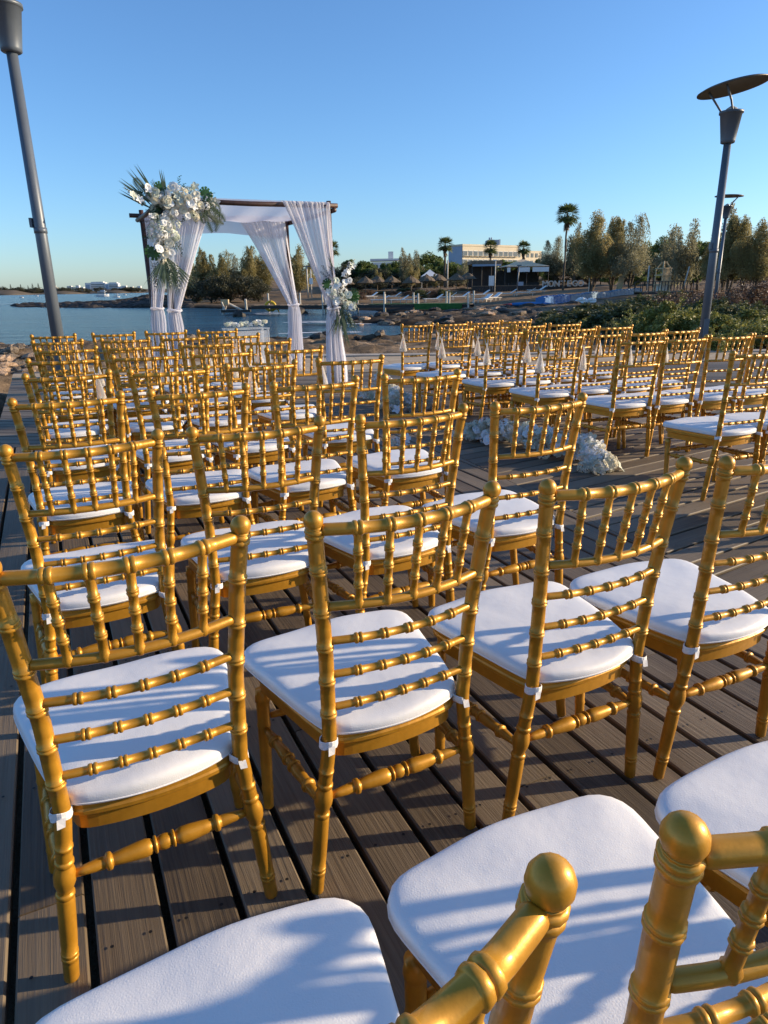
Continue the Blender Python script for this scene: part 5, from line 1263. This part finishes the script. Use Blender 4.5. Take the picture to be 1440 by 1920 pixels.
cn = tag(empty('beach_canopy', (p0[0], p0[1], zb), yaw), 'large tan pyramid canopy with white valance over the beach bar terrace', 'canopy')
c_ = np.array([W / 2, 3.4])
sq = lambda s, z: np.array([(c_[0] - W / 2 * s, c_[1] - 3.6 * s, z), (c_[0] + W / 2 * s, c_[1] - 3.6 * s, z), (c_[0] + W / 2 * s, c_[1] + 3.6 * s, z), (c_[0] - W / 2 * s, c_[1] + 3.6 * s, z)])
MB().loft([sq(1, ez - .03), sq(1, ez), sq(.5, ez + (pk - ez) * .42), sq(.02, pk)], True, True).build('canopy_roof', M['canopy'], cn)
for x0, x1 in ((.06, .13), (.30, .56), (.62, .98)): MB().box((W * (x0 + x1) / 2, -.28, ez - .45), (W * (x1 - x0), .05, .62)).build('valance', M['white'], cn)
for x in (0.02, .5, .98):
    for y in (-.15, 6.9): MB().tube([(W * x, y, 0), (W * x, y, ez)], .06, 8).build('post', M['dark'], cn)
MB().box((W / 2, 7.0, ez / 2 - .2), (W, .15, ez - .4)).build('back_screen', M['dark'], cn)
MB().box((W * .55, 3.5, .55), (W * .7, .8, 1.1)).build('bar_counter', M['dark'], cn)
# terrace edge below
p0, p1, yaw, W = facing(885, 1105, 101)
zb = gh(p0[0], p0[1])
tr_ = tag(empty('terrace_wall', (p0[0], p0[1], zb - .3), yaw), 'low dark timber terrace front below the beach bar', 'wall')
n = 46
for k in range(n): MB().box((W * (k + .5) / n, 0, .6 + RNG.uniform(-.02, .02)), (W / n * .9, .09, 1.2)).build('board', M['dark'], tr_)
MB().box((W / 2, .0, 1.24), (W, .14, .08)).build('cap_rail', M['timber'], tr_)
# letters of the bar sign
sg = None
zs0 = at(1050, 537, 99)[2]; zs1 = at(1050, 523, 99)[2]; hs = zs1 - zs0
p0, p1, yaw, W = facing(1016, 1094, 99)
sg = tag(empty('letter_sign', (p0[0], p0[1], zs0), yaw), 'large white capital letters reading MONTEGO standing on the terrace', 'sign')
MB().box((W / 2, .35, -.25), (W + .6, .5, .5)).build('plinth', M['dark'], sg)
for k, ch in enumerate('MONTEGO'):
    cu = bpy.data.curves.new('letter', 'FONT'); cu.body = ch; cu.size = hs * 1.12; cu.extrude = .09; cu.offset = 0.02; cu.align_x = 'CENTER'
    tmp = bpy.data.objects.new('letter_curve', cu); COL.objects.link(tmp)
    me = bpy.data.meshes.new_from_object(tmp.evaluated_get(bpy.context.evaluated_depsgraph_get())); me.name = 'letter'
    me.materials.clear(); me.materials.append(M['white_post'])
    bpy.data.objects.remove(tmp)
    place('letter', me, sg, (W * (k + .5) / 7, 0, 0), (math.pi / 2, 0, 0))
# white notice board by the pavilion
p = at(921, 538, 103); zb = gh(p[0], p[1])
bd = tag(empty('notice_board', (p[0], p[1], zb)), 'tall white notice board standing beside the dark pavilion', 'sign')
hb = at(921, 517, 103)[2] - zb
MB().box((0, 0, hb * .55), (.75, .08, hb * .9)).build('board', M['white'], bd); MB().box((0, .05, hb * .5), (.12, .06, hb)).build('stand', M['dark'], bd)
def pole_thing(name, px, py0, py1, Y, r_, mat, label, cat, extra=None, group=None, lean=0.0):
    p = at(px, py0, Y); zb = min(gh(p[0], p[1]), p[2]); h_ = at(px, py1, Y)[2] - zb
    t = tag(empty(name, (p[0], p[1], zb - .05)), label, cat, group)
    MB().tube([(0, 0, 0), (lean * h_, 0, h_ + .05)], r_, 8).build('pole', M[mat], t, True)
    if extra: extra(t, h_)
    return t
pole_thing('flood_light_pole', 928, 530, 487, 100, .07, 'white_post', 'pale pole standing in front of the dark pavilion', 'pole', lambda t, h_: MB().box((-.1, 0, h_), (.5, .2, .12)).build('lamp_head', M['white'], t))
pole_thing('flood_light_pole', 969, 540, 497, 98, .09, 'pole', 'grey leaning pole with small sign in front of the tan canopy', 'pole', lambda t, h_: (MB().box((.5, 0, h_ * .32), (.75, .06, .5)).build('sign_plate', M['blue_wall_and_shade'], t), MB().box((.2, 0, h_), (.6, .2, .14)).build('lamp_head', M['pole'], t)), lean=.06)
pole_thing('sign_post', 577, 541, 499, 112, .10, 'white_post', 'pale lamp post behind the lone golden tree', 'pole', lambda t, h_: MB().box((.3, 0, h_), (1.4, .25, .15)).build('lamp_head', M['pole'], t))
pole_thing('sign_post', 584, 541, 505, 111, .08, 'white_post', 'thinner post with pale sign plate beside the lamp post', 'pole', lambda t, h_: MB().box((0, -.1, h_ * .6), (.55, .06, .9)).build('sign_plate', M['white'], t))
pole_thing('white_stake', 1213, 545, 498, 66, .07, 'white_post', 'white stake left of the cage tower', 'stake', group='white stakes by the path')
pole_thing('white_stake', 1279, 540, 500, 60, .06, 'white_post', 'leaning white stake right of the cage tower', 'stake', group='white stakes by the path', lean=.18)
pole_thing('white_stake', 1104, 545, 512, 74, .06, 'white_post', 'white stake under the left part of the grove', 'stake', group='white stakes by the path')
pole_thing('white_stake', 839, 530, 488, 120, .11, 'white_post', 'white post on the trunk of the first tall palm', 'stake', group='white stakes by the path')
# leaning board
p = at(1162, 541, 72); zb = gh(p[0], p[1]); hb = at(1162, 517, 72)[2] - zb
lb = tag(empty('leaning_board', (p[0], p[1], zb), rad(10)), 'sandy coloured board leaning beneath the tamarisk grove', 'board')
MB().box((0, 0, hb / 2), (.62, .07, hb), M3=Matrix.Rotation(rad(12), 3, 'Y')).build('panel', M['panel'], lb)
MB().box((0.1, .35, hb * .45), (.08, .06, hb * .95), M3=Matrix.Rotation(rad(-14), 3, 'X')).build('prop', M['timber'], lb)
# cage tower
p = at(1240, 545, 58); zb = gh(p[0], p[1]); hb = at(1240, 489, 58)[2] - zb
ct = tag(empty('cage_tower', (p[0], p[1], zb), rad(20)), 'narrow pale timber cage tower with pointed top by the bridge', 'tower')
for x in (-.42, .42):
    for y in (-.42, .42): MB().tube([(x, y, 0), (x * .92, y * .92, hb * .78), (x * .25, y * .25, hb * .97)], .05, 6).build('corner_post', M['panel'], ct)
for z in (.12, .34, .42, .60, .78): MB().loft([np.array([(-s, -s, hb * z + d), (s, -s, hb * z + d), (s, s, hb * z + d), (-s, s, hb * z + d)]) for s, d in ((.40, 0), (.47, 0), (.47, .09), (.40, .09), (.40, 0))], False, False).build('hoop', M['panel'], ct)
for k in range(7):
    x = -.36 + .12 * k; MB().box((x, -.40, hb * .58), (.05, .03, hb * .42)).build('slat', M['panel'], ct); MB().box((.40, x, hb * .58), (.03, .05, hb * .42)).build('slat', M['panel'], ct)
MB().box((0, 0, hb * .2), (.6, .6, hb * .36)).build('base_box', M['white_post'], ct)
MB().tube([(0, 0, hb * .93), (0, 0, hb)], [.1, .03], 8).build('tip', M['panel'], ct)
# small timber bridge with railings
p0, p1, yaw, W = facing(1205, 1300, 50)
zb = at(1250, 545, 50)[2]
br = tag(empty('timber_bridge', (p0[0], p0[1], zb), yaw), 'small dark timber footbridge with railing behind the dark shrubs', 'bridge')
for k in range(20): MB().box((W * (k + .5) / 20, .8, -.06), (W / 20 * .92, 1.6, .06)).build('plank', M['timber'], br)
for y in (0, 1.6):
    MB().box((W / 2, y, .62), (W, .04, .04)).build('handrail', M['dark'], br); MB().box((W / 2, y, -.16), (W, .1, .14)).build('bearer', M['dark'], br)
    for k in range(9): MB().box((W * k / 8, y + .05, .26), (.045, .045, .70)).build('railing_post', M['dark'], br)
# car far right
p = at(1440, 541, 92); zb = max(gh(p[0], p[1]), p[2])
car = tag(empty('parked_car', (p[0], p[1], zb), rad(12)), 'silver white parked car under trees at right edge', 'car')
prof = [(-2.05, .35), (-2.1, .62), (-1.95, .82), (-1.3, .92), (-.72, 1.36), (.55, 1.42), (1.25, 1.0), (1.95, .88), (2.1, .65), (2.05, .35)]
MB().loft([np.array([(x, y, z) for x, z in prof]) for y in (-.82, -.78, .78, .82)]).build('body', M['car_white'], car)
MB().loft([np.array([(x, y, z) for x, z in [(-1.15, .95), (-.70, 1.30), (.50, 1.35), (1.02, 1.0)]]) for y in (-.835, .835)]).build('windows', M['window'], car)
for x in (-1.3, 1.3):
    for y in (-.8, .8):
        w_ = MB().tube([(x, y - .1, .31), (x, y + .1, .31)], .31, 18).build('wheel', M['tyre'], car); MB().tube([(x, y - .11, .31), (x, y + .11, .31)], .17, 12).build('rim', M['pole'], w_)
MB().box((-2.07, -.55, .70), (.06, .3, .14)).build('headlight', M['glass'], car); MB().box((-2.07, .55, .70), (.06, .3, .14)).build('headlight', M['glass'], car)
# earth bank that lifts the car park
# straw parasols and loungers on the beach
def parasol_parts():
    mb = MB(); n = 18; th = np.linspace(0, 2 * np.pi, n, endpoint=False); rg = np.random.default_rng(3); L = []
    for r_, z in ((1.30, 1.72), (1.36, 1.80), (.95, 2.12), (.5, 2.42), (.10, 2.66), (.03, 2.78)):
        q_ = r_ * (1 + .05 * rg.standard_normal(n)); L.append(np.c_[q_ * np.cos(th), q_ * np.sin(th), z + .04 * rg.standard_normal(n)])
    mb.loft(L)
    return mb.mesh('straw_roof', M['thatch']), MB().tube([(0, 0, -.1), (0, 0, 2.4)], .055, 8).mesh('pole', M['timber'])
PRF, PPO = parasol_parts()
for k, (px, py, Y, lab) in enumerate([(650, 541, 112, 'straw parasol partly behind the side flower spray'), (686, 537, 108, 'straw parasol left of the small golden bush'), (708, 538, 110, 'straw parasol in front of the small golden bush'), (735, 537, 108, 'straw parasol at left of the middle beach group'), (771, 534, 102, 'largest lit straw parasol below the wide brown tamarisk'), (800, 537, 108, 'straw parasol under the white tent peak'), (822, 538, 110, 'straw parasol behind the last jetty posts'), (855, 537, 104, 'straw parasol near the first palm'), (876, 540, 106, 'straw parasol left of the dark pavilion')]):
    p = at(px, py + 22, Y); zb = gh(p[0], p[1])
    r_ = tag(empty('straw_parasol', (p[0], p[1], zb), RNG.random() * 6), lab, 'parasol', 'straw parasols on the beach')
    s = 1.0; place('straw_roof', PRF, r_, None, None, s); place('pole', PPO, r_, None, None, s)
def lounger_parts():
    f = MB()
    for y in (-.28, .28): f.box((0, y, .30), (1.9, .05, .06))
    for x in (-.8, .7):
        for y in (-.28, .28): f.box((x, y, .14), (.06, .06, .30))
    b = MB().box((-.3, 0, .345), (1.3, .56, .035)); b2 = MB().box((.66, 0, .53), (.72, .56, .035), M3=Matrix.Rotation(rad(-32), 3, 'Y'))
    return f.mesh('frame', M['white_post']), b.mesh('lounger_bed', M['white']), b2.mesh('backrest', M['white'])
LP = lounger_parts()
LL = ['left of the jetty flowers', 'behind the first pair of jetty posts', 'under the straw parasols, left', 'under the straw parasols, middle', 'in front of the largest parasol', 'right of the largest parasol', 'behind the green matting, left', 'behind the green matting, middle', 'behind the green matting, right', 'on grey rocks before the pavilion', 'with raised back, nearest the pontoon', 'below the notice board', 'below the grey leaning pole', 'at right end of the lounger line', 'below the tan canopy', 'under the lone dry tamarisk', 'beside the yellow lounger table']
for k, (px, py, Y, az_) in enumerate([(652, 553, 93, 10), (712, 555, 90, 0), (692, 548, 98, 20), (735, 550, 95, 10), (766, 556, 88, -5), (790, 551, 94, 5), (812, 558, 86, 15), (838, 556, 88, 0), (862, 558, 86, 10), (905, 562, 78, 35), (922, 558, 80, 40), (900, 552, 90, 15), (950, 552, 88, 0), (985, 553, 86, -10), (1006, 550, 90, 0), (826, 549, 97, 0), (748, 556, 88, 0)]):
    p = at(px, py, Y); zb = gh(p[0], p[1]) - 0.02
    r_ = tag(empty('sun_lounger', (p[0], p[1], zb), rad(az_ + RNG.uniform(-10, 10))), 'white sun lounger on the far beach ' + LL[k], 'sun lounger', 'sun loungers on the far beach')
    for me in LP: place(me.name.split('.')[0], me, r_, None, None, 1.25)
# jetty
jt0 = gz(480, 583, -0.75); jt1 = gz(885, 577, -0.55)
d = jt1 - jt0; LJ = np.linalg.norm(d[:2]); yaw = math.atan2(d[1], d[0])
jt = tag(empty('jetty', (jt0[0], jt0[1], SEA + .30), yaw), 'long low jetty with green matting and pale posts along the far shore', 'jetty')
n = 60
for k in range(n): MB().box((LJ * (k + .5) / n, 0, .48 + RNG.uniform(-.02, .02)), (LJ / n * .9, 1.7, .08)).build('plank', M['timber'], jt)
MB().box((LJ * .5, -.75, .32), (LJ, .12, .22)).build('bearer', M['dark'], jt); MB().box((LJ * .5, .75, .32), (LJ, .12, .22)).build('bearer', M['dark'], jt)
MB().box((LJ * .78, -.1, .545), (LJ * .42, 1.5, .03)).build('green_mat', M['turf'], jt)
MB().box((LJ * .87, -.90, .30), (LJ * .2, .06, .52)).build('hanging_mat', M['turf'], jt)
for px in (498, 560, 566, 608, 617, 668, 675, 716, 725, 765, 783, 820, 832, 865, 877):
    t = (at(px, 575, jt0[1])[0] - jt0[0]) / d[0]; x = LJ * min(.995, max(.005, t)); s = -1 if px in (725, 783, 832, 877, 675, 617, 566) else 1
    MB().tube([(x, s * .8, -1.2), (x + RNG.uniform(-.06, .06), s * .8, 1.55 + RNG.uniform(-.15, .15))], .085, 8).build('post', M['white_post'], jt)
# wrecked jetty end
w0 = gz(425, 590, SEA)
wj = tag(empty('broken_jetty_frame', (w0[0], w0[1], SEA)), 'broken wooden jetty frame with sloping beam standing in the water', 'jetty frame')
dd = lambda px, py: at(px, py, w0[1]) - np.array([w0[0], w0[1], SEA])
for a, b_, r_ in [((418, 602), (420, 563), .11), ((424, 584), (417, 566), .08), ((462, 584), (461, 561), .12), ((414, 598), (424, 574), .07)]:
    MB().tube([dd(*a) + (0, RNG.uniform(-.4, .4), 0), dd(*b_) + (0, RNG.uniform(-.4, .4), 0)], r_, 7).build('pile', M['white_post'], wj)
MB().tube([dd(420, 565), dd(457, 583)], .10, 7).build('sloping_beam', M['white_post'], wj)
MB().box((dd(418, 564) + dd(426, 569)) / 2, (.7, .5, .5)).build('crate_end', M['panel'], wj)
MB().box((dd(416, 584) + dd(470, 582)) / 2, (np.linalg.norm(dd(416, 584) - dd(470, 582)), .7, .22)).build('old_deck', M['dark'], wj)
p = at(507, 574, jt0[1] - 1.1)
fl = tag(empty('yellow_float', p), 'yellow ring float hanging on the jetty posts', 'float')
th = np.linspace(0, 2 * np.pi, 19); MB().tube([(.48 * math.cos(a), .05, .42 * math.sin(a)) for a in th], .13, 8, False).build('ring', M['yellow'], fl, True)
MB().tube([(.2, 0, -.1), (.75, -.1, -.35), (.9, -.1, -.75)], .07, 6).build('strap', M['yellow'], fl, True)
# rocks
def rock_mesh(seed, mat, n=9):
    rg = np.random.default_rng(seed); th = np.linspace(0, 2 * np.pi, n, endpoint=False); L = []
    for z, r_ in ((-.35, .8), (-.05, 1.0), (.22, .92), (.42, .66), (.52, .25)):
        q_ = r_ * (1 + .16 * rg.standard_normal(n)); L.append(np.c_[q_ * np.cos(th), q_ * np.sin(th) * .75, z + .07 * rg.standard_normal(n)])
    return MB().loft(L).mesh('rock', mat)
RK = {k: [rock_mesh(i + 10 * j, M[k]) for i in range(4)] for j, k in enumerate(('rock', 'rock_dark', 'rock_pale'))}
def rock(kind, i, px, py, z, size, label, group=None, flat=1.0):
    p = gz(px, py, z); o = place('boulder', RK[kind][i % 4], None, (p[0], p[1], min(gh(p[0], p[1]), z + .3) + size * .12 if z > -.9 else SEA), (0, 0, RNG.random() * 6), (size, size, size * flat))
    return tag(o, label, 'rock', group)
rock('rock_dark', 0, 449, 594, SEA, .75, 'jagged dark rock in the water by the broken jetty', None, 1.5)
rock('rock_dark', 1, 560, 589, SEA, 1.0, 'rounded dark rock standing in the water right of curtain', None, 1.1)
rock('rock_dark', 2, 553, 590, SEA, .6, 'smaller dark rock against the rounded one in the water', None, 1.0)
gl = 'loose boulders on the near shore'
for k in range(215):
    side = k % 3 if k < 150 else 0
    if side == 0: px, py = RNG.uniform(-30, 75), RNG.uniform(664, 745)
    elif side == 1: px, py = RNG.uniform(540, 1000), RNG.uniform(632, 668)
    else: px, py = RNG.uniform(300, 780), RNG.uniform(642, 668)
    p = gz(px, py, -.6)
    if in_deck(np.array([p[0]]), np.array([p[1]]))[0] > .02: continue
    d_ = np.hypot(p[0], p[1]); kind = ['rock', 'rock', 'rock_pale'][int(RNG.integers(0, 3))]
    if d_ > 24: kind = 'rock_dark' if RNG.random() < .6 else 'rock'
    s = RNG.uniform(.10, .42) * (d_ / 20) ** .5 * (.62 if side == 0 else 1)
    o = place('boulder', RK[kind][int(RNG.integers(0, 4))], None, (p[0], p[1], gh(p[0], p[1]) + s * .10), (RNG.uniform(-.2, .2), RNG.uniform(-.2, .2), RNG.random() * 6), (s, s * RNG.uniform(.7, 1.2), s * RNG.uniform(.5, .9)))
    tag(o, {'rock': 'weathered brown boulder lying loose on the rocky shore by the deck', 'rock_pale': 'pale orange boulder lying loose on the rocky shore by the deck', 'rock_dark': 'wet dark boulder at the near water line'}[kind], 'rock', {'rock': gl, 'rock_pale': 'pale boulders on the near shore', 'rock_dark': 'dark boulders at the water line'}[kind])
for k in range(90):
    px, py = RNG.uniform(655, 1110), RNG.uniform(584, 612)
    p = gz(px, py, -.8); kind = ['rock', 'rock_dark', 'rock_dark', 'rock_pale'][int(RNG.integers(0, 4))]
    if sdist(np.array([p[0]]), np.array([p[1]]))[0] < -0.4: continue
    s = RNG.uniform(.22, .75)
    o = place('boulder', RK[kind][int(RNG.integers(0, 4))], None, (p[0], p[1], gh(p[0], p[1]) + .05), (0, 0, RNG.random() * 6), (s, s * .9, s * RNG.uniform(.4, .8)))
    tag(o, {'rock': 'brown boulder on the rocky tongue beyond the inlet', 'rock_pale': 'pale boulder on the rocky tongue beyond the inlet', 'rock_dark': 'dark wet boulder on the rocky tongue beyond the inlet'}[kind], 'rock', {'rock': 'brown rocks beyond the inlet', 'rock_pale': 'pale rocks beyond the inlet', 'rock_dark': 'dark rocks beyond the inlet'}[kind])
# low broken rock of the spit across the bay
rg = np.random.default_rng(8); mb = MB()
for k in range(420):
    x = rg.uniform(20, 360); y = rg.uniform(566, 577.2); p = gz(x, y, SEA + .1)
    if sdist(np.array([p[0]]), np.array([p[1]]))[0] < -.3: continue
    zz = gh(p[0], p[1]); s_ = rg.uniform(.25, .8); th = np.linspace(0, 2 * np.pi, 7, endpoint=False)
    mb.loft([np.c_[p[0] + s_ * 1.6 * r_ * np.cos(th + k) * (1 + .2 * rg.standard_normal(7)), p[1] + s_ * r_ * np.sin(th + k) * (1 + .2 * rg.standard_normal(7)), np.full(7, zz + s_ * h_)] for h_, r_ in ((-.4, 1.0), (.15, .9), (.45, .45))])
tag(mb.build('spit_rocks', M['rock_dark']), kind='stuff')
# blue floating pontoon pulled up on the shore
q0 = np.array([*gz(1012, 578, -.55)[:2]]); q1 = gz(1060, 574, -.5)[:2]; q2 = at(1115, 570, q1[1] + 6)[:2]; q3 = at(1195, 560, q1[1] + 10)[:2]
pt = tag(empty('blue_pontoon', (q0[0], q0[1], 0)), 'long row of blue plastic pontoon cubes laid along the shore', 'pontoon')
for k, (a, b_, m_, h_, nn) in enumerate([(q0, q1, 'blue', .62, 8), (q1, q2, 'pale_blue', .55, 10), (q2, q3, 'pale_blue', .5, 12)]):
    for i in range(nn):
        c = a + (b_ - a) * (i + .5) / nn; L = np.linalg.norm(b_ - a) / nn; zz = gh(c[0], c[1])
        MB().box((c[0] - q0[0], c[1] - q0[1], zz + h_ / 2), (L * .94, .9, h_), math.atan2(*(b_ - a)[::-1])).build('pontoon_cube', M[m_], pt)
        MB().box((c[0] - q0[0], c[1] - q0[1], zz + h_ + .03), (L * .6, .6, .06), math.atan2(*(b_ - a)[::-1])).build('cube_lid', M['pale_blue' if m_ == 'blue' and i > 5 else m_], pt)
p = gz(990, 580, -.6); zz = gh(p[0], p[1])
ky = tag(empty('blue_kayak', (p[0], p[1], zz + .15), rad(12)), 'low dark blue kayak with red tip at left end of the pontoon', 'kayak')
th = np.linspace(0, 2 * np.pi, 10, endpoint=False)
MB().loft([np.c_[np.full(10, x), .38 * w_ * np.cos(th), .2 * w_ * np.sin(th) + .06 * abs(x) ** 1.5 * .3] for x, w_ in ((-1.9, .08), (-1.4, .6), (-.5, 1), (.6, 1), (1.5, .6), (2.1, .08))]).build('hull', M['blue'], ky, True)
MB().loft([np.c_[np.full(10, x), .39 * w_ * np.cos(th), .21 * w_ * np.sin(th) + .06 * abs(x) ** 1.5 * .3] for x, w_ in ((-2.3, .05), (-1.9, .3), (-1.5, .56))]).build('tip', M['red'], ky, True)
p = gz(1090, 572, -.3); zz = gh(p[0], p[1])
bgp = tag(empty('white_sacks', (p[0], p[1], zz)), 'pair of white sacks lying in front of the pale blue pontoon', 'sacks')
for x, s in ((0, .55), (.8, .45)):
    place('sack', RK['rock'][1].copy(), bgp, (x, 0, .18), None, s).data.materials[0] = M['white']
# foam patches on the water
def foam(px, py, w_, d_, seed, label=None):
    p = gz(px, py, SEA); rg = np.random.default_rng(seed); mb = MB()
    for k in range(26):
        x, y = rg.uniform(-w_, w_), rg.standard_normal() * d_ * .35; n = 7; th = np.linspace(0, 2 * np.pi, n, endpoint=False); r_ = rg.uniform(.12, .5) * (w_ / 3) ** .5
        q_ = r_ * (1 + .3 * rg.standard_normal(n)); mb.add(np.c_[x + 1.8 * q_ * np.cos(th), y + .5 * q_ * np.sin(th), np.full(n, .03) + .002 * k], [tuple(range(n))])
    o = mb.build('foam', M['foam'], None, False, (p[0], p[1], SEA + .11)); tag(o, kind='stuff')
for k, a in enumerate([(594, 609, 1.8, 1.2), (603, 607, 1.2, 1.0), (520, 592, 1.6, .8), (505, 590, 1.3, .6), (605, 630, 1.5, .6), (660, 612, 1.2, .6), (55, 570, 6, 1.5), (25, 571, 5, 1.5), (590, 640, 1.4, .5)]): foam(*a, k)
# boats
def boat(px, py, Y, L, label, big=False):
    p = at(px, py, Y)
    r_ = tag(empty('yacht' if big else 'moored_boat', (p[0], p[1], SEA), rad(8)), label, 'boat', None if big else 'small boats moored in the bay')
    def sec(x, w_, z0): return np.array([(x, -w_, z0 + .9), (x, -w_ * .7, 0 - .2), (x, w_ * .7, -.2), (x, w_, z0 + .9)])
    s = L / 8
    mb = MB(); mb.loft([sec(x * L, w_ * L * .16, z) * np.array([1, 1, s]) for x, w_, z in ((-.5, .85, .2), (-.2, 1, .2), (.15, 1, .3), (.38, .55, .5), (.5, .06, .7))]); mb.build('hull', M['white'], r_)
    MB().box((-.05 * L, 0, 1.7 * s), (L * .5, L * .24, 1.2 * s)).build('cabin', M['white'], r_)
    MB().box((-.05 * L, 0, 1.8 * s), (L * .505, L * .245, .5 * s)).build('cabin_window', M['window'], r_)
    if big:
        MB().box((-.02 * L, 0, 3.0 * s), (L * .62, L * .27, .18 * s)).build('upper_deck', M['white'], r_)
        for x in (-.3, .0, .26): MB().box((x * L, L * -.11, 2.6 * s), (.08 * s, .08 * s, .9 * s)).build('stanchion', M['white'], r_)
        MB().box((.05 * L, 0, 3.5 * s), (L * .3, L * .2, .8 * s)).build('flybridge', M['blue_wall_and_shade'], r_)
boat(192, 552, 420, 7.5, 'white two deck yacht lying off the rocky spit', True)
boat(40, 557, 420, 2.6, 'small white boat left of the lamp pole in the bay'); boat(69, 553.5, 640, 3.0, 'tiny white boat close left of the lamp pole'); boat(219, 559, 330, 3.0, 'low white motor boat right of the yacht'); boat(234, 554, 560, 3.0, 'tiny white boat beyond the motor boat'); boat(219, 552, 760, 3.0, 'tiny white boat right of the yacht near the far shore')
# far coast town
cols = ['white_wall', 'white_wall', 'cream_wall']
HPX = [50, 60, 79, 86, 112, 121, 128, 137, 13, 210, 218, 232, -20, 247]
for k, (px, w_, h_) in enumerate([(50, 9, 5), (60, 6, 4), (79, 10, 9), (86, 5, 6), (112, 8, 8), (121, 9, 6), (128, 6, 9), (137, 5, 6), (13, 8, 4), (210, 6, 6), (218, 8, 7), (232, 5, 5), (-20, 10, 6), (247, 6, 6)]):
    Y = 1700; p = at(px, 549, Y); s = Y / 1275
    r_ = tag(empty('far_house', (p[0], p[1] + 60, 2)), f'tiny pale house on the far coast, number {k + 1} of the shore line', 'house', 'houses on the far coast')
    r_['label'] = f'small pale house on the far coast across the bay, {NTH[sorted(HPX).index(px)]} from the left'
    MB().box((0, 0, h_ * s * .5 + 2), (w_ * s, 8, h_ * s + 4)).build('wall', M[cols[k % 3]], r_); MB().box((0, 0, h_ * s + 4.4), (w_ * s * 1.05, 8.6, 1)).build('roof', M['white_wall'], r_)
    for q_ in (-.25, .25): MB().box((q_ * w_ * s, -4.05, h_ * s * .5 + 3), (w_ * s * .22, .2, 3)).build('window', M['window'], r_)
for (px0, px1, top, lab) in [(142, 180, 530, 'large white block hotel on the far coast across the bay'), (181, 205, 531, 'white and blue terraced hotel right of the large far block')]:
    Y = 1720; p = at((px0 + px1) / 2, 549, Y); s = Y / 1275; W = (px1 - px0) * s * .98; H = at(px0, top, Y)[2]
    r_ = tag(empty('far_hotel', (p[0], p[1] + 70, 0)), lab, 'building')
    MB().box((0, 0, H / 2), (W, 14, H)).build('wall', M['white_wall'], r_); MB().box((-W * .38, -7.3, H * .42), (W * .2, 1.2, H * .84)).build('stair_block', M['blue_wall_and_shade'], r_)
    MB().box((W * .1, -1, H + 1), (W * .6, 10, 2.4)).build('roof_box', M['white_wall'], r_)
    for fl in range(5): MB().box((W * .12, -7.2, H * (.18 + .16 * fl)), (W * .66, .6, H * .07)).build('window_band', M['window'], r_)
for k, (px, top) in enumerate([(19, 533), (38, 533), (52, 535), (60, 531.5), (71, 531), (131, 535), (136, 537)]):
    plant('conifer', 0, px, top, 1690, f'tall dark conifer on the far coast across the bay, {NTH[k]} from the left edge', 'tree', 'conifers on the far coast', base=3.0, wscale=1.1)
for k, px in enumerate([-30, -10, 6, 12, 26, 34, 44, 66, 75, 92, 108, 118, 126, 150, 165, 187, 214, 224, 230, 240, 246, 252, 258, 268, 284]):
    plant('hedge', k, px, 541 + RNG.uniform(-3.5, 1.5), 1685 + RNG.uniform(-20, 30), f'rounded dark tree on the far coast across the bay, {NTH[k]} from the left', 'tree', 'round trees on the far coast', name='round_tree', base=0.5, wscale=1.6)
